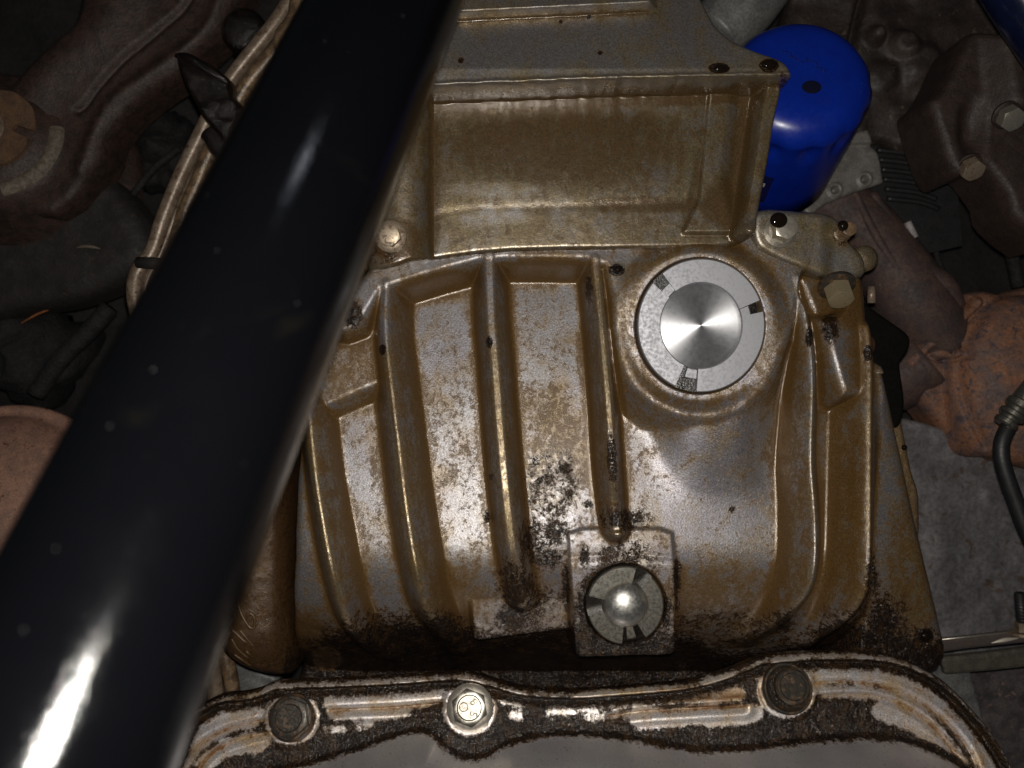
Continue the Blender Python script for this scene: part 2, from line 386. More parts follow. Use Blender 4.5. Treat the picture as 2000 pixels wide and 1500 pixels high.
M_pink = simple('pinkish_heat_stained_steel', (0.29, 0.155, 0.11), (0.20, 0.115, 0.085), .6, .05, 150, .3, .0004, spots=((0.09, 0.035, 0.022), .60))
M_mani = simple('rust_pink_cast_iron', (0.23, 0.100, 0.052), (0.12, 0.075, 0.066), .68, 0, 90, .7, .001, spots=((0.07, 0.05, 0.055), .56))
M_mani2 = simple('mauve_brown_cast_iron', (0.085, 0.048, 0.038), (0.045, 0.031, 0.031), .7, 0, 110, .5, .001, spots=((0.24, 0.14, 0.10), .66))
M_shield = simple('crinkled_grey_heat_shield', (0.19, 0.18, 0.19), (0.14, 0.13, 0.135), .55, .2, 50, .3, .001, spots=((0.12, 0.085, 0.07), .60))
M_stone = simple('mottled_dark_shield', (0.09, 0.075, 0.075), (0.035, 0.03, 0.033), .7, 0, 130, .5, .0008, spots=((0.16, 0.10, 0.085), .58))
M_plate = simple('scuffed_grey_plate', (0.17, 0.17, 0.165), (0.10, 0.10, 0.10), .5, .2, 110, .3, .0004)
M_tab = simple('grey_galvanised_tab', (0.20, 0.185, 0.175), (0.13, 0.12, 0.115), .55, .3, 180, .3, .0004)
M_brkt = simple('dark_brown_bracket_iron', (0.036, 0.021, 0.017), (0.022, 0.013, 0.011), .6, 0, 180, .5, .0008)
M_rubber = simple('black_cable_rubber', (0.010, 0.010, 0.011), (0.016, 0.015, 0.016), .5, 0, 200, .2, .0004)
M_void = simple('sooty_underbody', (0.016, 0.014, 0.014), (0.008, 0.007, 0.007), .8, 0, 40, .6, .002)
M_deep = simple('dark_engine_bay_metal', (0.010, 0.009, 0.0095), (0.005, 0.004, 0.0045), .75, 0, 160, .8, .002, spots=((0.025, 0.018, 0.014), .60))
M_belly = cast_metal('brown_oil_varnished_casting', base=(0.11, 0.068, 0.032), och=(0.085, 0.042, 0.014), och2=(0.06, 0.028, 0.012), amount=.1, metal=.15, rough=.36)
M_slot = simple('slot_depth_black', (0.012, 0.008, 0.005), (0.004, 0.003, 0.002), .2, 0, 500, .3)  # near-black colour gives the slot bottoms their dark depth
M_blk = simple('shadow_sheet_black', (0.0018, 0.0018, 0.0016), (0.003, 0.0026, 0.002), .8, 0, 100, .2); M_blk.node_tree.nodes['Principled BSDF'].inputs['Specular IOR Level'].default_value = .12  # last material: near black, so the sheet behind the lug reads as shadow

# ================================================================== the ribbed transmission housing
def z0h(x, y):
    z = -0.19*y+0*x
    t = np.maximum(0, -y-290); z = z-0.0029*t*t-.0*t-0.00*t
    t = np.maximum(0, x-540); z = z-0.0014*t*t-0.12*t
    t = np.maximum(0, -x-330); z = z-0.0016*t*t
    return np.maximum(z, -230)
HR = 85
def crest(pts, h=HR, n=5): return Wsurf(catmull(pts, n), z0h, h)
RIBS = [  # centre line of the crest, half width, draft, height along it
    (crest([(600, 800), (607, 870), (618, 960), (643, 1100), (668, 1200), (700, 1262), (745, 1305)]), 9, 30, lambda t: 80-45*sstep((t-.75)/.25)),
    (crest([(754, 552), (752, 640), (762, 740), (779, 880), (794, 1000), (812, 1110), (828, 1180), (860, 1245), (895, 1290)]), 10, 34, lambda t: 85-55*sstep((t-.75)/.25)),
    (crest([(955, 500), (959, 620), (966, 700), (980, 880), (996, 1040), (1010, 1130), (1022, 1190)]), 12, 24, lambda t: 85-35*sstep((t-.6)/.4)),
    (crest([(1162, 505), (1172, 600), (1181, 700), (1190, 800), (1196, 900), (1205, 1000), (1212, 1045)]), 10, 20, lambda t: 85-40*sstep((t-.7)/.3)),
    (crest([(1558, 540), (1580, 660), (1586, 750), (1583, 900), (1590, 1000), (1590, 1100), (1572, 1170), (1530, 1230), (1480, 1265)]), 7, 34, lambda t: 90-60*sstep((t-.75)/.25)),
    (crest([(1690, 640), (1694, 720), (1693, 850), (1692, 1000), (1690, 1100), (1680, 1160), (1650, 1225), (1600, 1275)]), 8, 42, lambda t: 105-60*sstep((t-.75)/.25)),
]
H_OUT = [(562, 1400), (566, 1200), (568, 1100), (572, 950), (585, 800), (620, 670), (670, 575), (722, 522), (760, 500), (800, 485), (860, 465), (920, 455), (1000, 447),
         (1080, 443), (1150, 440), (1240, 436), (1330, 433), (1420, 437), (1480, 452), (1530, 487), (1565, 493), (1600, 480), (1640, 474), (1664, 484), (1680, 520), (1690, 560), (1697, 640),
         (1722, 715), (1742, 800), (1765, 900), (1790, 1010), (1815, 1110), (1838, 1200), (1852, 1262), (1853, 1285), (1838, 1310), (1800, 1335), (1750, 1400)]
H_h = [HR*0+30]*6+[HR]*21+[-70]*11
H_outline = []
for p, h in zip(H_OUT, H_h): H_outline.append(Wsurf([p], z0h, h)[0] if h > 0 else W(p, -86))
H_outline = np.clip(np.array(H_outline), -900, 1100)
print('outline', H_outline.min(0), H_outline.max(0))
RIM = Wsurf([(560, 560), (640, 500), (722, 430), (900, 400), (1150, 390), (1400, 390), (1560, 420), (1720, 430), (1740, 600), (1704, 700), (1702, 770), (1650, 770), (1640, 740), (1615, 650), (1600, 600), (1583, 560), (1575, 545),
             (1566, 552), (1558, 600), (1545, 660), (1522, 705), (1500, 745), (1460, 785), (1400, 805), (1345, 805), (1290, 780), (1250, 745), (1222, 700), (1203, 640), (1195, 580), (1182, 520),
             (1145, 508), (1060, 507), (985, 507), (972, 508), (940, 509), (925, 513), (850, 533), (780, 555), (745, 566), (725, 600), (700, 640), (672, 650), (600, 640)], z0h, HR)
PLAT = Wsurf([(500, 560), (748, 560), (748, 745), (705, 762), (675, 775), (640, 790), (600, 790), (500, 790)], z0h, 45)
RSTEP = Wsurf(catmull([(1712, 640), (1712, 800), (1712, 1000), (1707, 1110), (1695, 1180), (1660, 1245), (1600, 1300), (1560, 1400)], 4), z0h, 20)
PADL = W([(918, 1118), (1125, 1112), (1125, 1222), (1120, 1228), (935, 1252), (924, 1248)], 44)
PADR = W([(1112, 1045), (1140, 1036), (1290, 1036), (1314, 1045), (1320, 1150), (1320, 1274), (1310, 1280), (1130, 1285), (1122, 1275)], 74)
PLUG_C = Wsurf([(1368, 636)], z0h, HR+8)[0]; PLUG_Z = float(z0h(*PLUG_C)+HR+8)
PLUG_N = np.array([-math.sin(math.radians(2.5)), -0.01, math.cos(math.radians(2.5))]); PLUG_N /= np.linalg.norm(PLUG_N)
SP_C = W((1222, 1182), 78)
def house_z(X, Y, sd):
    base = z0h(X, Y)
    # right of the last rib the side drops to a lower sloping skirt
    d, t = pdist(X, Y, RSTEP)
    P = RSTEP; xr = np.interp(-Y, -P[:, 1], P[:, 0]); side = X-xr
    m = sstep(side/26.0)*sstep((-Y-(-60))/120.0+.6)
    m = m*sstep((90-Y)/60); zs = -62-0.10*(X-640)+0*Y; base = base*(1-m)+zs*m
    feats = []
    z_r = psd(X, Y, RIM); left = X < 220
    dl = 34+30*sstep((110-Y)/120)*sstep((X-150)/60)*sstep((560-X)/60)
    feats.append(HR*prof(np.maximum(z_r, -20), 0, dl, .34))
    feats.append(42*prof(psd(X, Y, PLAT), 0, 34))
    for c, w_, dr, hf in RIBS:
        d, t = pdist(X, Y, c); feats.append(hf(t)*prof(d, w_, dr, .32))
    # soft cone of metal below the plug boss
    yc = np.clip((40-Y)/330.0, -1, 2); xc = 385+8*yc
    wd = 118-30*np.clip(yc, 0, 1)
    bul = 84*(1-sstep(yc*1.0))*np.exp(-np.abs((X-xc)/wd)**3.2)*(Y < 140)*sstep((140-Y)/60)
    feats.append(bul)
    F = feats[0]; lab = np.zeros(X.shape, int); bestv = np.full(X.shape, 14.0)
    for i, f in enumerate(feats):
        if i: F = smax(F, f, 9)
        g = f > bestv; lab = np.where(g, {0: 1, 1: 2}.get(i, 3 if i < 8 else 0) if i < 8 else 9, lab)
        if 2 <= i < 8: lab = np.where(g, 1+i, lab)
        if i == 8: lab = np.where(g, 9, lab)
        bestv = np.where(g, f, bestv)
    Z = base+F
    # seat under the plug follows the plug's tilt
    r = np.hypot(X-PLUG_C[0], Y-PLUG_C[1]); pl = PLUG_Z-6-((X-PLUG_C[0])*PLUG_N[0]+(Y-PLUG_C[1])*PLUG_N[1])/PLUG_N[2]
    k = sstep((178-r)/44); Z = Z*(1-k)+pl*k
    re = np.hypot((X-PLUG_C[0])/.945, Y-PLUG_C[1]); Z = Z-18*sstep((128-re)/4)
    # raised ridge running along the rim edge at the right
    # recess round the big bolt on the right lug
    b = W((1632, 560), 90); rb = np.hypot((X-b[0]), (Y-b[1])*.9); Z = Z-34*sstep((58-rb)/18)
    # flat-faced square pads standing out where the bell curves away
    pz = 44.0; k = prof(psd(X, Y, PADL), -1, 7); zl = np.maximum(Z, pz+0*Z); lab = np.where((k > .5) & (zl-z0h(X, Y) > 10) & (F < 60), 10, lab)
    Z = Z*(1-k)+zl*k
    yq = W((1222, 1104), 72)[1]-0.0006*(X-SP_C[0])**2
    pr = 74+0*X-26*sstep((Y-yq)/62)
    k = prof(psd(X, Y, PADR), -1, 8); zr = np.maximum(Z+4*k, pr); lab = np.where((k > .5), 11, lab); Z = Z*(1-k)+zr*k
    rs = np.hypot(X-SP_C[0], Y-SP_C[1]); Z = Z-24*sstep((77-rs)/5)
    # casting wander, lumps of caked grime low down
    Z = Z+1.6*fbm(X, Y, 120, 2, 3)
    PY = 750-Y*D/(D-Z)
    lump = sstep((PY-1180)/90)
    Z = Z+lump*7*fbm(X, Y, 26, 3, 5)
    Z = Z-rnd(sd, 16)*(lab*0+1)-np.where((X > 480) & (Y < 20), rnd(sd, 34, 22), 0)
    return Z, lab
def house_mask(X, Y, Z, PX, PY, cav, sd):
    B = lambda *a, **k: blob(PX, PY, *a, **k)
    gy_, gx_ = np.gradient(Z, 2.2); sl_ = np.hypot(gx_, gy_)
    o = 0.15+1.0*np.clip(cav, 0, 1)+.32*sstep((sl_-.7)/.9)
    o = np.maximum(o, .55*B(1090, 880, 110, 200, .8)); o += .5*B(1080, 520, 130, 40, .6)+.6*B(850, 560, 100, 45, .6)
    o += .28*B(1368, 636, 200, 215, .25)*(1-B(1368, 636, 140, 150, .1))
    o += .35*B(1680, 1050, 50, 330, .6)+.45*B(1780, 1130, 70, 260, .5)+.5*B(1690, 660, 60, 150, .6)+.6*B(600, 1280, 120, 120, .6)+.5*B(1640, 560, 90, 100, .5)
    o += .4*B(1400, 1180, 230, 120, .8)+.45*B(900, 1180, 80, 130, .8)+.5*B(690, 720, 100, 90, .7)+.4*B(760, 1000, 70, 230, .8)*0+.12*B(1400, 470, 260, 30, .8)
    o -= .55*B(860, 660, 70, 90, .6)+.5*B(1110, 600, 50, 70, .6)+.45*B(1350, 950, 110, 120, .6)+.3*B(900, 1010, 60, 90, .7)+.35*B(690, 900, 50, 120, .7)+.4*B(860, 490, 90, 25, .6)
    s = .95*sstep((PY-1185-18*np.sin(PX/70)-25*sstep((PX-1350)/60)*(PX < 1600)+20*B(1000, 1250, 300, 100, .8))/105)
    s = np.maximum(s, .60*B(1012, 1150, 75, 120, .95)); s = np.maximum(s, .52*B(1045, 1060, 70, 100, .95)); s = np.maximum(s, .66*B(1000, 1205, 80, 60, .9))
    s = np.maximum(s, .68*B(1725, 1215, 70, 95, .95)); s = np.maximum(s, .55*B(1703, 1130, 26, 90, .9)); s = np.maximum(s, .62*B(1215, 1015, 90, 46, .95))
    for a in ((1105, 915, 24, 24), (1045, 900, 22, 18), (1112, 965, 20, 22), (1150, 985, 18, 18), (1052, 940, 14, 18), (1070, 1090, 70, 40), (1085, 1040, 60, 50), (1180, 1130, 50, 40), (1280, 1245, 40, 40), (960, 930, 10, 14), (952, 1010, 14, 22), (1142, 1090, 20, 40), (1430, 995, 12, 14)):
        s = np.maximum(s, .60*B(*a, soft=.9))
    rs = np.hypot(PX-1222, PY-1182); ang = np.arctan2(-(PY-1182), PX-1222)
    s = np.maximum(s, .72*sstep(1-np.abs(rs-85)/26)*(0.55+.45*np.cos(ang-math.radians(200)))+0)
    s = np.maximum(s, .8*B(1180, 1250, 60, 30, .7)); s = np.maximum(s, .6*B(1300, 1200, 20, 70, .8)); s = np.maximum(s, .6*B(1322, 1130, 14, 90, .8)); s = np.maximum(s, .62*B(1105, 1150, 14, 110, .8))
    s = np.maximum(s, .7*B(1196, 900, 16, 90, .8, rot=-4)); s = np.maximum(s, .55*B(1150, 560, 14, 60, .8))
    s = np.maximum(s, .7*B(690, 615, 26, 36, .6)); s = np.maximum(s, .6*B(700, 1290, 120, 45, .8)); s = np.maximum(s, .45*B(1600, 530, 30, 28, .8))
    s = np.maximum(s, .7*B(1621, 640, 26, 45, .7)); s = np.maximum(s, .6*B(865, 1230, 60, 50, .7)); s = np.maximum(s, .62*B(1530, 1215, 34, 40, .8)); s = np.maximum(s, .6*B(1640, 1235, 40, 50, .8))
    s -= .7*B(640, 1290, 44, 34, .6)+.3*B(600, 1240, 40, 60, .6); s = np.maximum(s, .42*B(1220, 1090, 110, 60, .8)); s = np.maximum(s, .46*B(1060, 1180, 60, 50, .7));  s = np.maximum(s, .38*B(1080, 960, 90, 140, .8)); s = np.maximum(s, .33*B(1400, 1230, 200, 60, .8))
    s = np.maximum(s, 1.2*B(1205, 527, 19, 14, .4)); s = np.maximum(s, 1.1*B(956, 668, 9, 14, .5)); s = np.maximum(s, 1.1*B(747, 683, 9, 14, .5)); s = np.maximum(s, 1.1*B(1581, 658, 9, 24, .4)); s = np.maximum(s, 1.1*B(1695, 690, 12, 22, .6))
    s = np.maximum(s, 1.1*B(878, 485, 12, 9, .5)); s = np.maximum(s, 1.0*B(1655, 535, 18, 20, .5)); s = np.maximum(s, 1.2*B(1806, 1243, 22, 20, .5)); s = np.maximum(s, .8*B(1152, 447, 26, 9, .3))
    y = 0*X
    for k, (c, w_, dr, hf) in enumerate(RIBS):
        d, t = pdist(X, Y, c)
        a = {0: .0, 1: .12, 2: .22, 3: .02, 4: .25, 5: .12}[k]
        y = np.maximum(y, (.62 if k not in (4,) else .35)*sstep((14-d)/10)*sstep((t-a)/.06))
    y = np.maximum(y, .55*B(1300, 500, 110, 13, .7, rot=-28)); y = np.maximum(y, .5*B(1240, 1090, 60, 35, .7)); y = np.maximum(y, .6*B(1205, 527, 34, 22, .6)); y = np.maximum(y, .35*B(1790, 1150, 60, 200, .6))
    s = s*1.22+.16*sstep((PY-1080)/140)*(s < .3)+.06*(B(1215, 1160, 130, 150, .5))-.25*B(950, 1190, 34, 60, .6)-.2*B(1080, 1200, 40, 40, .6)
    return np.stack([np.clip(o, 0, 1.6), np.clip(s, 0, 1.2), np.clip(y, 0, 1)], -1)
housing = thing('transmission_housing', (0, 0, 0), 'large ribbed cast aluminium bell housing stained with brown oil, filling the middle', 'gearbox housing')
relief(H_outline, house_z, 2.2, ['casing', 'rim', 'corner_pad', 'rib', 'rib', 'rib', 'rib', 'rib', 'rib', 'plug_boss', 'square_pad', 'square_pad'], M_house, housing, house_mask, skirt=160, cavr=6)

# ================================================================== large slotted plug
R_p = frame(None, PLUG_N)
def ring_seg(r0, r1, z0, z1, a0, a1, n=24, bev=2.0):
    P = [(r0, z0), (r0, z1-bev), (r0+bev, z1), (r1-bev, z1), (r1, z1-bev), (r1, z0)]
    V, F = lathe(P, n, None, a0, a1); m = n+1
    F.append(tuple(k*m for k in range(6))); F.append(tuple(k*m+n for k in range(6))[::-1])
    return V, F
plug = thing('slotted_plug', (PLUG_C[0], PLUG_C[1], PLUG_Z), 'large round grey steel plug with three slots in its ring and a polished centre', 'plug', rot=R_p)
for a in (133, 15, 259):
    g = 7.2; V, F = ring_seg(79, 124, -22, 7, a+g, a+120-g, 30); V = [(x*.945, y, z) for x, y, z in V]
    mesh_obj('ring_segment', V, F, M_plug, plug, local=True, sharp=30)
    V, F = ring_seg(81, 101, -22, 0, a-g+.8, a+g-.8, 6); V = [(x*.945, y, z) for x, y, z in V]; mesh_obj('slot_tab', V, F, M_plug, plug, local=True, sharp=30)
V, F = lathe([(r_, 7.5-r_*r_*.00095) for r_ in range(0, 78, 6)]+[(78, 1.7), (80, .5), (80.5, -4), (80.5, -20)], 96); V = [(x*.945, y, z) for x, y, z in V]
mesh_obj('polished_centre', V, F, M_disc, plug, local=True, sharp=50)
V, F = lathe([(0, -21), (124, -21)], 64); V = [(x*.945, y, z) for x, y, z in V]; mesh_obj('back_plate', V, F, M_slot, plug, local=True)

# ================================================================== small slotted plug
splug = thing('slotted_plug', (SP_C[0], SP_C[1], 68), 'small oily slotted plug with a domed silver centre, in the lower square pad', 'plug', rot=frame(None, (-.02, .05, 1)))
for a0, a1, rr, tz in ((74, 166, 75, 4), (-58, 46, 74, 1), (196, 264, 75, 3), (272, 288, 66, 1)):
    V, F = ring_seg(40, rr-3, -16, 10+tz, a0, a1, 24, 2.5); mesh_obj('ring_segment', V, F, M_plugdark, splug, local=True, sharp=30)
V, F = lathe([(43*math.sin(math.radians(b)), 4+27*math.cos(math.radians(b))) for b in range(0, 91, 7)]+[(43, -14)], 64)
M_dome = steel('domed_plug_steel', (0.66, 0.64, 0.60), .36, .95, .12, -.10)
mesh_obj('domed_centre', V, F, M_dome, splug, local=True)
V, F = lathe([(0, -14), (72, -14)], 48); mesh_obj('back_plate', V, F, M_slot, splug, local=True)

# ================================================================== bolts
def hex_head(r, h, ch=0.12, dish=None, z=0.0):
    n = 48; rings = []
    def hx(a, rr): return rr*math.cos(math.radians(30))/math.cos((a+math.pi/6) % (math.pi/3)-math.pi/6)
    def ring(f, zf): return [(f(2*math.pi*i/n)*math.cos(2*math.pi*i/n), f(2*math.pi*i/n)*math.sin(2*math.pi*i/n), zf(2*math.pi*i/n)) for i in range(n)]
    rc = r*math.cos(math.radians(30))
    fullr = lambda a: hx(a, r)
    V = ring(fullr, lambda a: z)
    # chamfer: corners drop below the face
    V += ring(fullr, lambda a: z+h-(hx(a, r)-rc*.97)*.55)
    V += ring(lambda a: rc*.93, lambda a: z+h)
    k = 3
    if dish:
        V += ring(lambda a: rc*.78, lambda a: z+h); V += ring(lambda a: rc*.70, lambda a: z+h-dish); k = 5
    F = [(q*n+i, q*n+(i+1) % n, (q+1)*n+(i+1) % n, (q+1)*n+i) for q in range(k-1) for i in range(n)]
    F.append(tuple((k-1)*n+i for i in range(n)))
    return V, F
def flange_bolt(loc, axis, rf, rh, h, label, mat, matf=None, spin=0, dish=None, group=None, up=(0, 1, 0), flange_h=7, face=None, mat_hex=None):
    R = frame(None, axis, up) @ Matrix.Rotation(math.radians(spin), 3, 'Z')
    o = thing('flange_bolt', loc, label, 'bolt', group, rot=R)
    V, F = lathe([(rf*.96, -6), (rf, -4), (rf, 2), (rf-2, 3.2), (rh*1.0, flange_h), (rh*.5, flange_h)], 64); mesh_obj('flange', V, F, matf or mat, o, local=True, sharp=35)
    V, F = hex_head(rh, h, dish=dish, z=flange_h-1); mesh_obj('hex_head', V, F, mat_hex or mat, o, local=True, sharp=25)
    if face:
        V, F = lathe([(0, flange_h-1+h-(dish or 0)+.5), (rh*.866*.68, flange_h-1+h-(dish or 0)+.5)], 40); mesh_obj('head_face', V, F, face, o, local=True)
    return o
def letters(body, size, loc, rotz, parent, mat, name='stamped_mark', depth=.6, local=True):
    cu = bpy.data.curves.new(name, 'FONT'); cu.body = body; cu.size = size*S; cu.extrude = depth*S; cu.align_x = 'CENTER'; cu.align_y = 'CENTER'; cu.resolution_u = 3
    tmp = bpy.data.objects.new(name, cu); C.objects.link(tmp)
    bpy.context.view_layer.update()
    me = bpy.data.meshes.new_from_object(tmp); bpy.data.objects.remove(tmp)
    me.transform(Matrix.Translation(Vector(loc)*S) @ Matrix.Rotation(math.radians(rotz), 4, 'Z'))
    me.materials.clear(); me.materials.append(mat)
    o = bpy.data.objects.new(name, me); C.objects.link(o); o.parent = parent; return o

# ================================================================== oil pan: flange and body
def zpan(x, y): return 46-0.38*(y+520)+0*x           # flange leans to face up and out
FL_TOP = [(250, 1700), (300, 1560), (335, 1470), (360, 1410), (385, 1385), (430, 1362), (470, 1358), (505, 1350), (532, 1338), (560, 1335), (640, 1332), (760, 1327), (870, 1319), (925, 1319), (962, 1331), (1010, 1345), (1060, 1352),
          (1120, 1353), (1200, 1348), (1300, 1340), (1360, 1332), (1420, 1315), (1465, 1297), (1505, 1284), (1570, 1279), (1650, 1278), (1710, 1280), (1760, 1290), (1810, 1310), (1855, 1340), (1900, 1385), (1945, 1440), (1985, 1510), (2010, 1600), (2020, 1700)]
pan_outline = Wsurf(catmull(FL_TOP, 3), zpan, 8)
PB = [(200, 1800), (440, 1560), (520, 1497), (600, 1478), (700, 1450), (760, 1428), (810, 1416), (850, 1422), (878, 1450), (905, 1466), (950, 1462), (990, 1440), (1040, 1426), (1120, 1422), (1200, 1426), (1290, 1440), (1360, 1452),
      (1450, 1448), (1560, 1436), (1680, 1428), (1760, 1436), (1830, 1460), (1890, 1500), (1930, 1560), (1960, 1800)]
pan_body = Wsurf(catmull(PB, 3), zpan, 0)
GR = [crest for crest in (
    Wsurf(catmull([(330, 1520), (370, 1470), (430, 1432), (500, 1412), (528, 1408)], 4), zpan, 0),
    Wsurf(catmull([(370, 1530), (405, 1480), (450, 1450), (520, 1432), (545, 1432)], 4), zpan, 0),
    Wsurf(catmull([(638, 1390), (700, 1387), (780, 1383), (862, 1376)], 4), zpan, 0),
    Wsurf(catmull([(1190, 1401), (1260, 1391), (1340, 1386), (1452, 1380)], 4), zpan, 0),
    Wsurf(catmull([(1590, 1337), (1660, 1334), (1720, 1342), (1780, 1364), (1840, 1405), (1888, 1460), (1912, 1510)], 4), zpan, 0),
    Wsurf(catmull([(1596, 1362), (1680, 1358), (1740, 1368), (1800, 1400), (1850, 1450), (1880, 1500)], 4), zpan, 0))]
BOLTS = [((570, 1402), 46), ((918, 1382), 46), ((1537, 1345), 50)]
def pan_z(X, Y, sd):
    Z = zpan(X, Y)
    a = np.abs(sd+7); Z = Z+11*np.exp(-(a/5.5)**2)-9*np.exp(-((sd+17)/7.0)**2)-rnd(sd, 6)
    sb = psd(X, Y, pan_body); k = sstep((-sb-2)/34.0)
    lab = np.where(sb < -4, 1, 0)
    for g in GR:
        d, t = pdist(X, Y, g); Z = Z-6*np.exp(-(d/4.5)**2)*(sb > 4)
        Z = Z+3.5*np.exp(-((d-12)/7)**2)*(sb > 12)
    for (p, r) in BOLTS:
        q = Wsurf([p], zpan, 0)[0]; rr = np.hypot(X-q[0], Y-q[1]); Z = Z+3.5*sstep((r+6-rr)/5)*(sb > 2)
    h = 88*k+20*np.exp(-((sb+46)/18)**2)-34*sstep((-sb-56)/24)+9*fbm(X, Y, 90, 2, 4)*k+5*np.sin(X/13)*k*(1-k)*4*sstep((X+50)/60)-9*np.exp(-((sb+44)/10)**2)*0
    Z = Z+h-0.10*np.maximum(0, -sb-40)*0
    Z = Z+1.5*fbm(X, Y, 60, 3, 8)
    return Z, lab
def pan_mask(X, Y, Z, PX, PY, cav, sd):
    B = lambda *a, **k: blob(PX, PY, *a, **k)
    sb = psd(X, Y, pan_body)
    s = .80+.5*fbm(X, Y, 70, 3, 12)
    def clear(pts, wd, amt=.9, sf=16):
        nonlocal s
        d, t = pdist(PX, PY, catmull(pts, 2)); s = s-amt*sstep((wd*.95+sf*.8-d+9*fbm(X, Y, 22, 2, 7))/sf)
    clear([(330, 1500), (380, 1450), (430, 1410), (490, 1395)], 20)
    clear([(400, 1490), (450, 1460), (510, 1448)], 12)
    clear([(650, 1375), (700, 1372), (770, 1368), (845, 1360)], 13)
    clear([(650, 1397), (700, 1398), (790, 1392)], 6, .75)
    clear([(640, 1425), (668, 1424)], 6, .6)
    clear([(1075, 1390), (1150, 1385)], 4, .62); clear([(1130, 1372), (1220, 1368), (1300, 1360), (1440, 1356)], 10, .8); clear([(1250, 1402), (1350, 1400), (1470, 1395)], 15, .85)
    clear([(1150, 1400), (1240, 1395)], 3, .6); clear([(985, 1362), (1020, 1368)], 8, .7); clear([(1000, 1395), (1012, 1400)], 5, .6); clear([(700, 1420), (720, 1418)], 3, .5)
    clear([(1600, 1318), (1660, 1314), (1720, 1322), (1780, 1345), (1850, 1395), (1900, 1450), (1940, 1510)], 15, .95)
    clear([(1610, 1350), (1700, 1352), (1780, 1385), (1840, 1435), (1880, 1490)], 8, .7)
    clear([(1720, 1390), (1790, 1415), (1850, 1480)], 14, .85)
    clear([(1385, 1337), (1470, 1318)], 6, .4)
    for (cx, cy), r in (((570, 1402), 50), ((918, 1382), 50), ((1537, 1345), 54)):
        rr = np.hypot(PX-cx, PY-cy); s = s-.75*np.exp(-((rr-r)/5)**2)
    s = s+.5*B(1640, 1395, 90, 24, .7)
    s = np.maximum(s, .85*np.exp(-((sd+20)/10)**2)*(sb > 0)); s = s-.55*np.exp(-((sd+4)/2.6)**2)
    s = np.maximum(s, .85*sstep((8-sb)/8)); s = s*sstep((sb+15)/10)
    o = .35+np.clip(cav, 0, 1)*.8+.5*B(1400, 1360, 200, 30, .5)
    o = np.where(sb < -4, .15, o)
    return np.stack([np.clip(o, 0, 1.5), np.clip(s, 0, 1.1), .35*np.exp(-((sd+7)/9)**2)], -1)
pan = thing('oil_pan', (0, 0, 0), 'pressed steel oil pan along the bottom with a bolted flange under black grime', 'oil pan')
relief(pan_outline, pan_z, 2.6, ['flange', 'pan_body'], [M_pan, M_panbody], pan, pan_mask, skirt=14, cavr=4)
pn = (0, .38, 1)
def pan_at(px, py, h=6): q = Wsurf([(px, py)], zpan, h)[0]; return (q[0], q[1], float(zpan(*q))+h)
b1 = flange_bolt(pan_at(570, 1402), pn, 42, 37, 20, 'grime-blackened flange bolt at the left end of the pan flange, beside the black tube', M_boltdirty, spin=12, dish=3, group='bolts along the pan flange')
b2 = flange_bolt(pan_at(918, 1382), pn, 43, 34, 22, 'clean flange bolt with a pale stamped head, middle of the pan flange', M_zinc, spin=10, dish=3, group='bolts along the pan flange', face=M_stamp, mat_hex=M_plugdark)
letters('8', 20, (9, 8, 26.2), -70, b2, M_boltdirty); letters('5', 20, (5, -12, 26.2), -110, b2, M_boltdirty)
V, F = lathe([(8.6, 26.0), (8.6, 26.9), (6.6, 26.9), (6.6, 26.0)], 24); mesh_obj('stamped_emblem', [(x-10, y+3, z) for x, y, z in V], F, M_boltdirty, b2, local=True, smooth=False)
letters('o', 12, (-10, 4, 26.2), 0, b2, M_boltdirty, 'stamped_emblem')
# third bolt sits down in a raised round collar
o = thing('collared_bolt', pan_at(1537, 1345), 'dirty round-headed bolt set off-centre in a dark collar, right part of the pan flange', 'bolt', 'bolts along the pan flange', rot=frame(None, pn))
V, F = lathe([(46, -6), (46, 5), (44, 8), (41, 8), (38, 1), (30, -4), (10, -4)], 64); mesh_obj('collar', V, F, M_boltdirty, o, local=True, sharp=40)
V, F = lathe([(32, -1), (32, 14), (29, 17), (25, 17), (23, 14), (0, 14)], 48); mesh_obj('bolt_head', [(x+7, y+3, z) for x, y, z in V], F, M_boltdirty, o, local=True, sharp=40)

# ================================================================== upper block (engine side)
def zblk(px_z): return px_z
BL_OUT = catmull([(700, -140), (1250, -140), (1330, -110), (1368, -40), (1386, 0), (1402, 40), (1432, 74), (1480, 100), (1520, 117), (1538, 136), (1542, 160), (1537, 190), (1524, 225), (1512, 290), (1500, 350), (1486, 420), (1478, 452), (1440, 470),
                   (1300, 475), (1000, 480), (830, 500), (760, 520), (700, 520), (640, 480), (650, 330), (690, 100)], 3, True)
block_outline = W(BL_OUT, 110)
LIP = W([(500, 173), (840, 172), (1000, 166), (1200, 158), (1395, 154), (1540, 152), (1600, 150), (1600, -300), (500, -300)], 118)
PANEL = W([(835, 150), (1400, 140), (1392, 170), (1372, 385), (1355, 392), (930, 398), (845, 412), (830, 400), (800, 330), (800, 200)], 60)
RWALL = W(catmull([(1518, 165), (1506, 230), (1496, 300), (1484, 370), (1470, 440)], 4), 112)
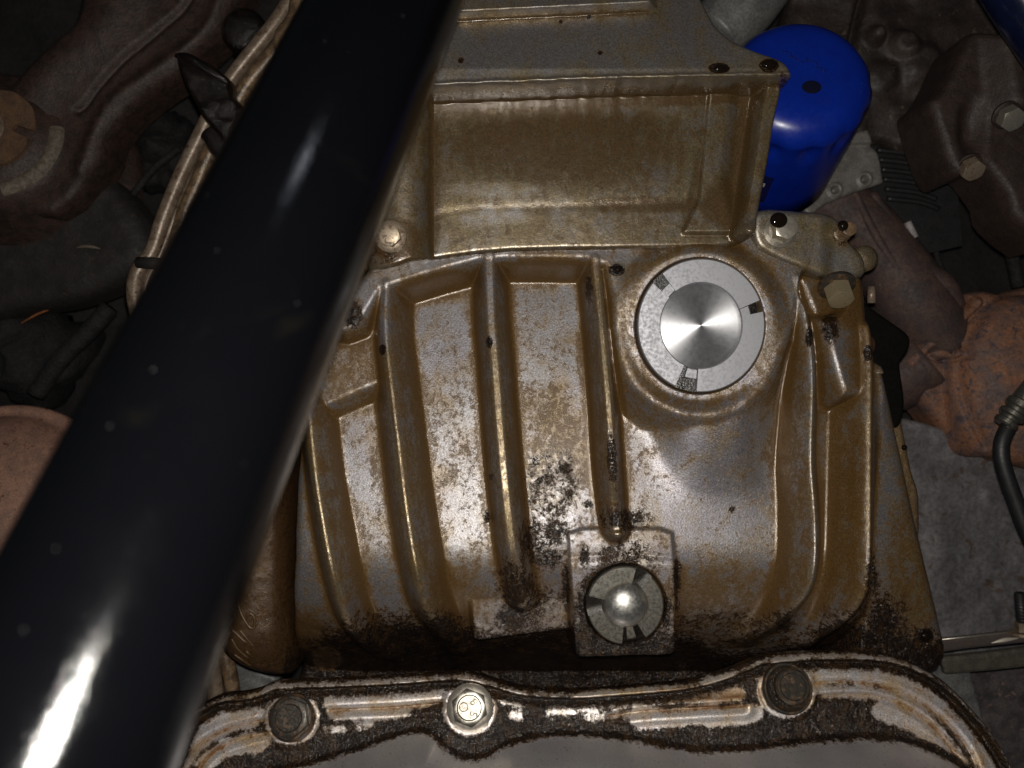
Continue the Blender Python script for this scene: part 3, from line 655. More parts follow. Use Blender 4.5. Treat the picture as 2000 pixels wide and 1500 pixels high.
def blk_z(X, Y, sd):
    # low floor
    floor = 52+0.02*(200-Y)+0*X
    Z = floor
    # bottom slope up to the flange of the housing
    fp = W([(700, 440), (830, 425), (860, 412), (930, 402), (1150, 397), (1346, 390), (1360, 316), (1395, 306), (1448, 352), (1475, 425), (1540, 430)], 55)
    yb = np.interp(X, fp[:, 0], fp[:, 1]); xs_ = W((1352, 350), 55)[0]; slope = 1.15-.75*sstep((X-xs_+6)/14)
    t = (yb-Y); fall = slope*0.5*(t+np.sqrt(t*t+60)); fall = np.minimum(fall, 62); Z = floor-fall
    # left column
    xl = W((832, 300), 60)[0]; c = W((778, 400), 80)
    col = 46*np.sqrt(np.clip(1-((X-c[0]-0)/62)**2, 0, 1))*(Y < 560); Z = smax(Z, floor+col*sstep((xl-X+20)/26), 10)
    # right wall
    d, t = pdist(X, Y, RWALL); rw = 66*prof(d, 13, 16); Z = smax(Z, floor-8+rw, 8)
    # gusset step at right: shallow plateau then lower slope block
    g = W([(1394, 150), (1500, 150), (1470, 450), (1340, 450), (1372, 385)], 70); Z = smax(Z, floor+7*prof(psd(X, Y, g), 0, 5), 3)
    g2 = W([(1452, 160), (1520, 160), (1500, 440), (1452, 440), (1430, 345)], 70); Z = Z-14*prof(psd(X, Y, g2), -4, 22)
    # overhanging front plate at the top with ragged casting edge
    l = psd(X, Y, LIP)+1.5*fbm(X, Y*0, 14, 3, 2)*2; top = 122-0.30*np.maximum(0, Y-W((1000, 150), 118)[1]-14)
    y20 = W((1000, 24), 118)[1]+0.055*(X); step_up = 26*sstep((Y-y20)/9)*sstep((W((1290, 10), 118)[0]-X)/20)
    top = top+step_up
    k = prof(l, -1, 4); lip2 = 4*np.exp(-((l+5)/3.5)**2)
    Z = Z*(1-k)+(top+lip2)*k
    Z = Z+1.5*fbm(X, Y, 100, 2, 6)+.3*fbm(X, Y, 12, 2, 9)
    Z = Z-rnd(sd, 9)
    lab = np.where(k > .5, 1, np.where(rw > 30, 2, np.where((psd(X, Y, PANEL) < 0), 3, 0)))
    return Z, lab
def blk_mask(X, Y, Z, PX, PY, cav, sd):
    B = lambda *a, **k: blob(PX, PY, *a, **k)
    o = .35+.9*np.clip(cav, 0, 1)+.35*(PY > 175)+.3*B(1100, 280, 300, 110, .6)+.35*B(1250, 400, 200, 20, .6)+.5*B(1420, 400, 60, 60, .7)+.7*B(775, 470, 60, 50, .6)
    o -= .3*B(960, 370, 130, 22, .7)+.3*B(1000, 90, 300, 60, .6)+.3*B(960, 425, 110, 20, .6)
    s = 0*X
    for a in ((1405, 133, 27, 13), (1502, 128, 24, 17), (900, 118, 7, 7), (1150, 33, 6, 6), (1095, 42, 5, 5), (1172, 103, 6, 5)): s = np.maximum(s, 1.2*B(*a, soft=.45))
    s = np.maximum(s, .6*B(1530, 170, 14, 50, .6)); s = np.maximum(s, .45*B(740, 500, 60, 30, .6)); s = np.maximum(s, .35*B(1460, 420, 30, 40, .7))
    y = .5*B(1405, 133, 44, 20, .7)+.4*B(1500, 128, 38, 24, .7)+.3*B(1200, 150, 350, 12, .7)
    return np.stack([np.clip(o, 0, 1.5), np.clip(s, 0, 1.2), np.clip(y, 0, 1)], -1)
block = thing('engine_block_casting', (0, 0, 0), 'dull cast engine block with a rectangular recess and ragged lip, above the ribbed housing', 'engine block')
relief(block_outline, blk_z, 2.6, ['casting', 'overhanging_lip', 'side_wall', 'recess_panel'], M_block, block, blk_mask, skirt=170, cavr=5)

# bolts and lugs round the filter mount
lug = thing('mounting_flange', (0, 0, 0), 'cast mounting lug carrying two oily bolts below the blue oil filter', 'engine flange')
lo_ = W(catmull([(1470, 420), (1500, 408), (1560, 412), (1600, 414), (1630, 420), (1650, 440), (1662, 470), (1690, 500), (1688, 540), (1600, 540), (1500, 500), (1470, 470)], 3, True), 40)
relief(lo_, lambda X, Y, sd: (46+0*X-rnd(sd, 14)-8*sstep((X-W((1600, 440), 40)[0])/30)+2*fbm(X, Y, 30), 0), 3, ['lug'], M_block, lug,
       lambda X, Y, Z, PX, PY, cav, sd: np.stack([.5+.5*np.clip(cav, 0, 1), .3*blob(PX, PY, 1525, 455, 50, 34, .6)+.45*blob(PX, PY, 1645, 465, 30, 30, .6), .5*blob(PX, PY, 1630, 460, 50, 40, .6)], -1), skirt=80)
flange_bolt(W3(1524, 452, 50), (0.02, .05, 1), 31, 24, 30, 'silver hex bolt with a black oil drop on its head, left below the blue filter', M_zinc, spin=8, group='bolts below the oil filter')
flange_bolt(W3(1645, 455, 40), (0.06, .05, 1), 17, 14, 26, 'small oily bolt with a round black drop, right below the blue filter', M_pipedark, spin=3, group='bolts below the oil filter')
flange_bolt(W3(763, 462, 104), (0, -.05, 1), 29, 21, 15, 'rusty bolt in the stained pocket right of the black tube', M_rustbolt, spin=14)
Bz = float(z0h(*Wsurf([(1634, 572)], z0h, 60)[0]))
flange_bolt(W3(1634, 558, Bz+96), (0.0, -.80, .60), 35, 26, 32, 'big weathered hex bolt with washer on the right-hand lug of the housing', M_brass, M_boltdirty, spin=0, up=(1, 0, 0))

# oil drops
def drop(px, py, z, rx, ry, h, label, n=(0, 0, 1), g='black oil drops on the castings'):
    p = W3(px, py, z); rx *= .85; ry *= .85; V, F = lathe([(math.sin(math.radians(b)), math.cos(math.radians(b))) for b in range(0, 91, 10)], 28)
    R = frame(None, n); o = mesh_obj('oil_drop', [(x*rx, y*ry, q*h) for x, y, q in V], F, M_oil, None)
    o.location = Vector([float(a) for a in p])*S; o.rotation_euler = R.to_euler(); return tagp(o, label, 'oil drop', g)
drop(1502, 127, 124, 17, 11, 7, 'black oil drop at the right corner of the block lip, beside the blue filter')
drop(1407, 134, 124, 16, 8, 5, 'black oil drop above the block lip, left of the corner drop')
drop(1521, 430, 88, 19, 17, 7, 'glossy black drop on the head of the silver hex bolt below the filter')
drop(1646, 441, 70, 12, 12, 9, 'round black drop on the small bolt below the filter')
drop(1207, 526, float(z0h(180, 190))+HR-1, 11, 9, 6, 'brown-black oil drop on the housing rim left of the large plug')
drop(1806, 1242, -78, 15, 14, 10, 'black oil drop at the lower right corner of the ribbed housing')
drop(1581, 655, 55, 7, 17, 6, 'long dark oil drop at the head of the rib right of the large plug')
drop(1101, 787, 2, 5, 5, 5, 'tiny dark bead in the panel between the two middle ribs')

# ================================================================== blue oil filter
A = np.array([*W((1568, 142), 10), 10.0]); Bq = np.array([*W((1497, 318), -300), -300.0]); ax = A-Bq; Lf = np.linalg.norm(ax)
filt = thing('oil_filter', A, 'bright blue oil filter at the upper right with a dark spot on its end', 'oil filter', rot=frame(None, ax))
Rf = 143
def flute(a, r, z):
    k = math.exp(-((z+66)/26.0)**2); return 1-0.065*k*(0.5+0.5*math.cos(a*13))**1.5-0.006*k
prof_f = [(0, 3), (50, 3), (80, 2), (98, 0), (112, -5), (124, -13), (133, -24), (Rf, -38)]+[(Rf, -42-6*i) for i in range(1, 12)]+[(Rf, -150), (Rf, -250), (Rf+1, -Lf+4), (Rf-4, -Lf)]
V, F = lathe(prof_f, 180, flute); mesh_obj('can', V, F, M_blue, filt, local=True)
# print on the can: label panel with three white bars and a red bar
def on_can(a, z, r=Rf+.6): return (r*math.cos(a), r*math.sin(a), z)
def can_patch(name, a0, a1, z0, z1, mat, r):
    V = []; F = []
    for j in range(2):
        for i in range(9): V.append(on_can(math.radians(a0+(a1-a0)*i/8), (z0, z1)[j], r))
    for i in range(8): F.append((i, i+1, 10+i, 9+i))
    return mesh_obj(name, V, F, mat, filt, local=True)
Minv = np.array(frame(None, ax).transposed())
def can_angle(px, py, z):
    p = W3(px, py, z)-A; q = Minv@p; return math.degrees(math.atan2(q[1], q[0])), q[2]
PATCH = []
for px, py in ((1512, 350), (1490, 395)):
    best = None
    for zz in np.arange(-330, 60, 2.0):
        p = W3(px, py, zz)-A; q = Minv@p; e = math.hypot(q[0], q[1])
        if abs(e-Rf) < 3 and (best is None or zz > best[0]): best = (zz, math.degrees(math.atan2(q[1], q[0])), q[2])
    PATCH.append(best)
print('PATCH', PATCH)
if all(PATCH):
    (_, a1, z1), (_, a2, z2) = PATCH
    can_patch('label_panel', a1-34, a1, z2-4, z1, M_navy, Rf+.5)
    for k in range(3): can_patch('white_bar', a1-12, a1-5, z1-30-5*k, z1-27-5*k, M_white, Rf+.9)
    can_patch('red_bar', a1-12, a1-5, z2-4, z2, M_red, Rf+.9)
# illegible handwriting in ink, two lines, on the end
def scribble(x0, y0, ang, n, w_, h_):
    P = []; c, s = math.cos(ang), math.sin(ang)
    for i in range(n):
        u = w_*i/n+random.uniform(-1, 1); v = random.uniform(-h_, h_); P.append((x0+u*c-v*s, y0+u*s+v*c, 0))
    return P
Vs = []; Fs = []
for q in range(4):
    ox = (-38, 4, -22, 20)[q]; oy = (52, 30, 36, 14)[q]
    p = scribble(ox, oy, math.radians(-31), 20, 30, 6)
    # follow the end surface
    pts = []
    for x, y, z in catmull(p, 3):
        r = math.hypot(x, y); pts.append((x, y, np.interp(r, [0, 50, 80, 98, 112], [3, 3, 2, 0, -5])+.15))
    v, f = tube_path(pts, .38, 5, smooth=False); o_ = len(Vs); Vs += [tuple(a) for a in v]; Fs += [tuple(i+o_ for i in g) for g in f]
mesh_obj('ink_handwriting', Vs, Fs, M_ink, filt, local=True)
V, F = lathe([(0, 2.2), (10, 2.0), (15, 1.4), (19, .3)], 32)
M_spot = NT('oily_dark_spot'); n_ = M_spot.noise(300, 4); M_spot.out((0.006, 0.007, 0.02), .25, 0.0); M_spot = M_spot.m
def can_drop():
    p = None
    for zz in np.arange(-80, 30, .5):
        q = Minv@(W3(1585, 170, zz)-A)
        if q[2] <= np.interp(math.hypot(q[0], q[1]), [0, 50, 80, 98, 112], [3, 3, 2, 0, -5]): p = q
    return p
p = can_drop(); mesh_obj('oil_spot', [(x*1.0+p[0], y*.8+p[1], z*.5+p[2]) for x, y, z in V], F, M_spot, filt, local=True)

# ================================================================== black tube across the left
T0 = W3(760, 0, 545); T1 = W3(75, 1500, 1024); dT = T1-T0
P0 = T0-dT*.5; P1 = T0+dT*1.22
n = 60; V, F = tube_path([P0+(P1-P0)*i/n for i in range(n+1)], 90, 96, smooth=False)
tube = thing('black_tube', P0, 'glossy black painted steel tube running diagonally down the left, close to the lens', 'tube')
mesh_obj('tube_wall', V, F, M_tube, tube, sharp=50)

# ================================================================== brown casting left of the housing
bell = thing('side_casting', (0, 0, 0), 'brown oil-varnished casting with raised marks between the black tube and ribbed housing', 'casting')
bo = W(catmull([(565, 700), (566, 900), (566, 1100), (565, 1250), (562, 1325), (545, 1333), (505, 1318), (470, 1298), (445, 1275), (425, 1240), (400, 1150), (400, 950), (450, 750)], 3, True), -30)
def bell_z(X, Y, sd):
    t = np.clip((X-W((400, 0), -30)[0])/190, 0, 1); Z = -60+75*np.sqrt(np.clip(1-(2*t-.95)**2, 0, 1))-rnd(sd, 26, 34)
    t2 = np.maximum(0, -Y-480); return Z-.004*t2**2+2*fbm(X, Y, 30), 0
relief(bo, bell_z, 3, ['casting'], M_belly, bell, lambda X, Y, Z, PX, PY, cav, sd: np.stack([.5+0*X, .45*sstep((PY-1270)/60)+.5*sstep((PX-545)/18)*sstep((PY-1150)/120), .15*blob(PX, PY, 500, 1100, 60, 160, .7)], -1), skirt=60)
def on_bell(px, py):
    z = -10.0
    for _ in range(12):
        q = W((px, py), z); Xa = np.array([[q[0]]]); Ya = np.array([[q[1]]]); z = float(bell_z(Xa, Ya, psd(Xa, Ya, bo))[0][0, 0])
    return (*W((px, py), z), z+1)
for pts in ([(463, 1168), (467, 1185), (474, 1203), (482, 1217), (490, 1226), (497, 1224), (498, 1212), (495, 1202), (489, 1198)],
            [(453, 1230), (463, 1238), (475, 1250), (480, 1254)], [(469, 1231), (480, 1244), (495, 1262)], [(453, 1248), (465, 1268), (485, 1285)], [(458, 1278), (475, 1290), (490, 1300)], [(460, 1190), (459, 1202)], [(481, 1271), (491, 1281)]):
    V, F = tube_path([on_bell(*p) for p in pts], 2.2 if len(pts) < 5 else 3, 8); mesh_obj('cast_mark', V, F, M_belly, bell)

# ================================================================== left: suspension arm, bushing, pipes
ZA = -330
arm = thing('control_arm', (0, 0, 0), 'dark rust-brown pressed steel arm curving down the upper left to a bushing', 'control arm')
ao = W(catmull([(190, -60), (150, 40), (108, 78), (60, 125), (10, 178), (-40, 240), (-60, 380), (100, 420), (190, 320), (206, 268), (250, 212), (310, 165), (345, 143), (385, 100), (425, 62), (445, 20), (460, -60)], 3, True), ZA)
gl = W(catmull([(385, -40), (360, 12), (300, 66), (240, 118), (195, 165), (165, 205), (150, 216)], 4), ZA)
def arm_z(X, Y, sd):
    d, t = pdist(X, Y, gl); c = np.cross
    Z = ZA-rnd(sd, 26, 30)
    g1 = W(catmull([(240, -40), (200, 50), (120, 120), (60, 190), (20, 250)], 4), ZA); d1, _ = pdist(X, Y, g1)
    Z = Z+26*np.exp(-(d1/62)**2)-14*np.exp(-(d/7)**2)
    g2 = W(catmull([(440, -40), (400, 60), (300, 140), (210, 210), (160, 330)], 4), ZA); d2, _ = pdist(X, Y, g2)
    return Z+10*np.exp(-(d2/16)**2)+6*fbm(X, Y, 90), 0
relief(ao, arm_z, 5, ['arm_pressing'], M_arm, arm, None, skirt=90)
bz = ZA+20; bc = W((-12, 265), bz)
bush = thing('arm_bushing', (bc[0], bc[1], bz), 'round rubber bushing with a brown washer plate at the left edge', 'bushing', rot=frame(None, (.10, .22, 1)))
V, F = lathe([(0, 34), (100, 34), (118, 26), (130, 12), (150, 8), (166, -8), (186, -60), (212, -150), (232, -190), (252, -196), (258, -240)], 96); mesh_obj('rubber_cone', V, F, M_arm, bush, local=True)
V, F = lathe([(128, 14), (137, 19), (152, 15), (158, 4)], 60, None, -75, 8); mesh_obj('flaked_paint_ring', V, F, M_chalk, bush, local=True)
wo = np.array([(-140, 85), (30, 90), (70, 78), (100, 50), (112, 10), (104, -6), (70, 4), (64, -10), (84, -22), (98, -30), (90, -60), (60, -88), (10, -100), (-140, -100)], float)
V0 = catmull(wo, 3, True); n_ = len(V0); V = [(x, y, 36) for x, y in V0]+[(x, y, 46) for x, y in V0]; F = [(i, (i+1) % n_, n_+(i+1) % n_, n_+i) for i in range(n_)]+[tuple(range(n_, 2*n_))]
mesh_obj('washer_plate', V, F, M_rust, bush, local=True, smooth=False)
flange_bolt((bc[0]+8, bc[1]-6+8, bz+52), (.10, .22, 1), 46, 38, 24, 'pale pinkish bolt at the middle of the bushing on the left edge', M_pipe, spin=10)
dk = thing('dust_cover', (0, 0, 0), 'broad dark rubbery cover hanging below the bushing at the left', 'rubber cover')
do = W(catmull([(150, 320), (200, 340), (245, 385), (282, 440), (290, 480), (280, 512), (240, 542), (180, 572), (120, 592), (50, 602), (-60, 606), (-60, 380)], 3, True), ZA-80)
relief(do, lambda X, Y, sd: (ZA-80-rnd(sd, 50, 46)+9*fbm(X, Y, 60), 0), 6, ['cover'], M_armdark, dk, None, skirt=80)
V, F = tube_path([W3(149, 484, ZA-66), W3(165, 481, ZA-64), W3(180, 482, ZA-64), W3(196, 486, ZA-68)], [1, 4, 4, 1], 8); fl = mesh_obj('paint_flake', V, F, M_chalk); tagp(fl, 'small pale flake lying on the dark cover at the left', 'paint flake')
V, F = tube_path([W3(40, 632, ZA-150), W3(72, 614, ZA-150), W3(106, 601, ZA-150)], [1, 3, 1], 8); fl = mesh_obj('grass_straw', V, F, simple('orange_straw', (0.30, 0.10, 0.03))); tagp(fl, 'thin orange straw caught below the dark cover', 'straw')

pg = 'metal pipes running down the left behind the tube'
def pipe(name, pts, R, mat, label, group=pg, cat='pipe'):
    V, F = tube_path([W3(*p) for p in pts], R, 24); o = mesh_obj(name, V, F, mat); return tagp(o, label, cat, group)
pipe('metal_pipe', [(600, -60, -230), (548, 30, -230), (510, 80, -230), (462, 140, -235), (425, 195, -235), (392, 262, -240), (350, 350, -240), (318, 430, -240), (298, 490, -240), (270, 530, -235), (262, 570, -230), (272, 620, -230), (300, 690, -230)], 17, M_pipe, 'thickest pale coated pipe, outermost on the left of the black tube')
pipe('metal_pipe', [(500, 110, -262), (440, 210, -262), (400, 290, -258), (362, 380, -256), (335, 440, -256), (312, 500, -250), (291, 540, -250), (284, 570, -250), (290, 610, -250), (320, 680, -250)], 10, M_pipe, 'thin pale pipe hugging the inner side of the thickest pipe')
pipe('metal_pipe', [(620, -40, -200), (560, 70, -205), (530, 110, -205), (480, 170, -210), (440, 250, -215), (405, 310, -215), (385, 360, -215), (360, 420, -215), (342, 500, -215), (335, 600, -215)], 18, M_pipedark, 'oily brown pipe closest to the black tube')
pipe('metal_pipe', [(395, 1180, -150), (408, 1260, -150), (418, 1330, -150), (424, 1400, -150)], 17, M_pipe, 'pale pipe rising behind the left end of the pan flange, beside the tube', 'pipes behind the left end of the pan')
pipe('metal_pipe', [(425, 1180, -170), (436, 1262, -165), (452, 1330, -165), (460, 1400, -165)], 16, M_pipedark, 'brown speckled pipe behind the left end of the pan flange', 'pipes behind the left end of the pan')
cl = thing('pipe_clamp', (0, 0, 0), 'dark band clamp across the pipes left of the tube', 'clamp')
V, F = tube_path([W3(270, 513, -215), W3(300, 514, -205), (*W((345, 520), -190), -190)], [13, 14, 14], 10, smooth=False); mesh_obj('band', V, F, M_armdark, cl)
# torn tarry rubber
tr = thing('torn_rubber_flap', (0, 0, 0), 'torn shiny black rubber flap hooked over the pipes at the upper left', 'rubber flap')
to = W(catmull([(343, 104), (372, 108), (402, 124), (432, 140), (447, 155), (450, 180), (472, 205), (505, 235), (530, 300), (470, 300), (440, 290), (425, 262), (400, 235), (378, 200), (352, 145)], 3, True), -120)
relief(to, lambda X, Y, sd: (-120-rnd(sd, 12, 18)+14*fbm(X, Y, 34, 3), 0), 3, ['flap'], M_tar, tr, None, skirt=24)
V, F = tube_path([W3(343, 106, -112), W3(365, 112, -102), W3(400, 132, -98), W3(432, 152, -100), W3(446, 165, -108)], [2, 9, 11, 9, 4], 14); mesh_obj('rolled_edge', V, F, M_tar, tr)
V, F = tube_path([W3(415, 260, -170), W3(432, 290, -165), W3(450, 320, -165)], [26, 24, 16], 18); mesh_obj('tape_wrap', V, F, M_tar, tr)
kn = thing('ribbed_grommet', W3(478, 62, -330), 'dark ribbed rubber grommet behind the pipes at the top left', 'grommet')
V, F = lathe([(0, 30)]+[(14+k*5, 28-k*1.2+(2 if k % 2 else 0)) for k in range(7)]+[(52, 10), (54, -60)], 40); mesh_obj('grommet_body', V, F, M_tar, kn, local=True)
br = thing('brown_bracket', (0, 0, 0), 'oily brown bracket strip beside the top of the black tube', 'bracket')
relief(W(catmull([(572, -40), (560, 20), (536, 55), (532, 85), (540, 110), (520, 150), (600, 150), (640, -40)], 3, True), -150), lambda X, Y, sd: (-150-rnd(sd, 10)+5*fbm(X, Y, 40), 0), 4, ['strip'], M_pipedark, br, None, skirt=30)
bt = thing('pale_casting_corner', (0, 0, 0), 'bright grainy corner of casting beside the tube at the top edge', 'casting')
relief(W([(588, -30), (586, 10), (592, 42), (660, 42), (680, -30)], -90), lambda X, Y, sd: (-90-rnd(sd, 5)+5*fbm(X, Y, 40), 0), 4, ['corner'], simple('grainy_pale_metal', (.5, .46, .44), (.3, .27, .25), .45, .3, 900, .6), bt, None, skirt=30)

# pink canister
cn = thing('exhaust_canister', W3(-22, 1002, -210), 'pinkish speckled rounded canister at the lower left edge', 'canister', rot=frame(None, (.08, .35, 1)))
V, F = lathe([(0, 62), (60, 60), (120, 50), (170, 34), (205, 12), (226, -14), (238, -30), (246, -26), (256, -26), (262, -34), (262, -48), (256, -60), (256, -300)], 120); mesh_obj('shell', V, F, M_pink, cn, local=True)
ear = thing('small_tab', (0, 0, 0), 'small grey tab peeking out between the canister and the black tube', 'metal tab')
relief(W(catmull([(128, 850), (140, 838), (150, 815), (165, 797), (182, 788), (230, 800), (230, 900), (150, 880)], 3, True), -190), lambda X, Y, sd: (-190-rnd(sd, 10), 0), 4, ['tab'], M_tab, ear, None, skirt=16)
# dark lumps behind at the left
for k, (px, py, z, r, lb) in enumerate(((70, 690, -640, 150, 'dark lumpy metal above the pink canister'), (330, 300, -720, 120, 'dark shape behind the pale pipes'))):
    V, F = lathe([(math.sin(math.radians(b)), math.cos(math.radians(b))) for b in range(0, 181, 9)], 40)
    a = np.array(V); nn = 1+.9*fbm(a[:, 0]*100+k*300, a[:, 1]*100+a[:, 2]*70, 50, 4); o = mesh_obj('underbody_lump', a*nn[:, None]*r, F, M_deep); o.location = Vector([float(v) for v in W3(px, py, z)])*S; tagp(o, lb, 'engine part')
V, F = tube_path([W3(70, 770, -420), W3(120, 700, -420), W3(170, 650, -425), W3(215, 600, -430)], 22, 18); o = mesh_obj('dark_pipe', V, F, M_deep); tagp(o, 'barely visible dark pipe slanting up from the pink canister', 'pipe')
V, F = tube_path([W3(260, 380, -480), W3(300, 330, -480), W3(350, 290, -480)], 9, 14); o = mesh_obj('dark_hose', V, F, M_deep); tagp(o, 'thin dark hose end behind the pale pipes', 'hose')
rk = thing('grey_chunk', (0, 0, 0), 'grey flat shape in the gap under the brown side casting', 'engine part')
relief(W([(440, 1270), (470, 1290), (545, 1325), (530, 1370), (460, 1390), (430, 1350)], -260), lambda X, Y, sd: (-260-rnd(sd, 10)+12*fbm(X, Y, 60), 0), 5, ['face'], M_plate, rk, None, skirt=30)

# ================================================================== right side
ex = thing('exhaust_manifold', (0, 0, 0), 'rusty pink cast exhaust manifold at the right with a scalloped flange', 'exhaust manifold')
ZM = -420
mo = W(catmull([(1772, 690), (1800, 655), (1845, 615), (1893, 590), (1893, 573), (1930, 566), (1962, 572), (2060, 582), (2100, 900), (1960, 905), (1925, 892), (1885, 893), (1866, 880), (1850, 850), (1815, 800), (1775, 745), (1762, 718)], 3, True), ZM)
def mani_z(X, Y, sd):
    Z = ZM-rnd(sd, 30, 34); c = W((1990, 760), ZM)
    r = np.hypot(X-c[0], (Y-c[1])*.8); Z = Z+95*np.sqrt(np.clip(1-(r/185)**2, 0, 1))
    e, _ = pdist(X, Y, W([(1775, 708), (1870, 625), (1905, 592)], ZM)); Z = Z+16*prof(e, 8, 10)
    e, _ = pdist(X, Y, W(catmull([(1925, 600), (1885, 650), (1860, 720), (1870, 800), (1905, 870)], 4), ZM)); Z = Z-12*np.exp(-(e/8)**2)
    q = W((1845, 690), ZM); rr = np.hypot((X-q[0])/30, (Y-q[1])/14); Z = Z+14*sstep((1.4-rr))-12*np.exp(-((rr-1.3)/.25)**2)
    return Z+8*fbm(X, Y, 50, 3), 0
relief(mo, mani_z, 4, ['outlet'], M_mani, ex, None, skirt=90)
V, F = tube_path([W3(1600, 380, -520), W3(1680, 440, -500), W3(1740, 520, -480), W3(1790, 600, -470), W3(1850, 680, -470)], [85, 80, 88, 95, 70], 40); mesh_obj('runner', V, F, M_mani2, ex)
V, F = tube_path([W3(1650, 760, -520), W3(1745, 740, -500), W3(1810, 700, -470)], [70, 85, 80], 32); mesh_obj('runner', V, F, M_mani2, ex)
V, F = tube_path([W3(1662, 360, -440), W3(1705, 450, -420), W3(1755, 530, -405), W3(1790, 580, -395)], [9, 11, 12, 8], 12); mesh_obj('cast_ridge', V, F, M_mani2, ex)
V, F = tube_path([W3(1700, 380, -455), W3(1745, 450, -440), W3(1785, 520, -425), W3(1840, 560, -420), W3(1870, 600, -425)], [16, 22, 30, 34, 20], 16); mesh_obj('flange_edge', V, F, M_mani2, ex)
hs = thing('heat_shield', (0, 0, 0), 'crinkled grey sheet heat shield behind the right edge of the housing', 'heat shield')
ho = W([(1600, 760), (1700, 790), (1760, 812), (1830, 830), (1900, 850), (2150, 860), (2150, 1300), (1600, 1330)], -380)
def hs_z(X, Y, sd):
    n1 = fbm(X, Y, 170, 4, 11); r = -30*np.abs(fbm(X+Y*.4, Y, 120, 2, 4)); return -380-rnd(sd, 8)+45*n1+r*.6-.12*(X-600), 0
relief(ho, hs_z, 5, ['sheet'], M_shield, hs, None, skirt=10)
# flat black sheet standing in for the cast shadow behind the lug
bp = thing('shadow_sheet', (0, 0, 0), 'flat black sheet standing in for the cast shadow behind the right lug', 'plate')
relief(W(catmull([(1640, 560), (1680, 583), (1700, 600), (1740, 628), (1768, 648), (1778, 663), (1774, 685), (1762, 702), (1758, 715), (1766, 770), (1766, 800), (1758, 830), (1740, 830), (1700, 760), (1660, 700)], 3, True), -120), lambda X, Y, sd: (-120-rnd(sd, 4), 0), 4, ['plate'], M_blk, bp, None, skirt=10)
# edge web right of the skirt
wb = thing('casting_web', (0, 0, 0), 'narrow cast web with drain beads behind the right edge of the housing', 'casting')
relief(W(catmull([(1700, 680), (1738, 705), (1752, 735), (1752, 765), (1770, 855), (1783, 920), (1796, 960), (1798, 1000), (1797, 1045), (1780, 1040), (1740, 880), (1710, 760)], 3, True), -130), lambda X, Y, sd: (-130-rnd(sd, 10, 12)+3*fbm(X, Y, 20), 0), 3, ['web'], M_house_b, wb, lambda X, Y, Z, PX, PY, cav, sd: np.stack([.5+0*X, .8*blob(PX, PY, 1735, 740, 30, 50, .5), 0*X], -1), skirt=40)
drop(1766, 874, -118, 7, 7, 6, 'small black bead on the narrow web at the right of the housing')
# connector lug pieces behind the bolt
sd_ = thing('round_boss', W3(1688, 505, -40), 'small round yellow-brown boss behind the right lug', 'boss')
V, F = lathe([(0, 10), (18, 9), (26, 4), (28, -60)], 32); mesh_obj('boss_body', V, F, M_house_b, sd_, local=True)
V, F = tube_path([W3(1702, 560, -60), W3(1702, 592, -60)], 8, 12); o = mesh_obj('stud', V, F, M_pipe); tagp(o, 'short pale stud end right of the big hex bolt', 'stud')
# galvanised tab under filter
tb = thing('grey_bracket', (0, 0, 0), 'pale grey bracket plate with two holes behind the blue filter', 'bracket')
tbo = W(catmull([(1600, 300), (1650, 270), (1692, 255), (1702, 285), (1716, 300), (1725, 348), (1722, 358), (1670, 375), (1610, 400), (1580, 420), (1560, 380)], 2, True), -400)
def tab_z(X, Y, sd):
    Z = -400-rnd(sd, 5)+9*sstep((Y-W((0, 284), -400)[1])/6)+3*fbm(X, Y, 40)
    for p in ((1689, 350), (1631, 371)):
        q = W(p, -400); r = np.hypot(X-q[0], Y-q[1]); Z = Z-14*sstep((8-r)/3)+5*np.exp(-((r-14)/4)**2)
    return Z, 0
relief(tbo, tab_z, 3, ['plate'], M_tab, tb, None, skirt=14)
# ribbed plastic behind
rp = thing('ribbed_plastic_guard', (0, 0, 0), 'dark ribbed plastic guard behind the grey bracket', 'guard')
V, F = join(([tuple(W3(1690, 230, -470)), tuple(W3(1860, 260, -470)), tuple(W3(1880, 480, -470)), tuple(W3(1700, 520, -470))], [(3, 2, 1, 0)])); mesh_obj('backing', V, F, M_rubber, rp, smooth=False)
for k in range(8):
    V, F = tube_path([W3(1705+k*4, 255+k*19, -462), W3(1760+k*5, 262+k*19, -460), W3(1805+k*4, 275+k*19, -462)], 7, 8); mesh_obj('rib', V, F, M_rubber, rp)
# arm bracket, top right
ab = thing('suspension_bracket', (0, 0, 0), 'dark brown cast bracket at the upper right edge holding two bolts', 'bracket')
ZB = -180
abo = W(catmull([(1905, 55), (1950, 75), (2080, 150), (2080, 470), (1985, 430), (1968, 385), (1940, 345), (1918, 325), (1880, 345), (1862, 335), (1845, 300), (1826, 240), (1815, 195), (1835, 175), (1862, 130), (1880, 90)], 3, True), ZB)
def ab_z(X, Y, sd):
    Z = ZB-rnd(sd, 22, 40); d, t = pdist(X, Y, W([(1960, 70), (1968, 150), (1975, 200)], ZB)); Z = Z+42*prof(d, 14, 40)
    q = W((1900, 250), ZB); Z = Z-26*sstep(1.2-np.hypot((X-q[0])/34, (Y-q[1])/70)); return Z+5*fbm(X, Y, 60), 0
relief(abo, ab_z, 4, ['bracket_casting'], M_brkt, ab, None, skirt=110)
flange_bolt(W3(1966, 225, ZB+24), (0.02, -.60, .8), 30, 26, 26, 'pale worn hex bolt under the brown bracket at the right edge', M_zinc, M_brkt, spin=30, group='bolts of the brown bracket', up=(1, 0, 0))
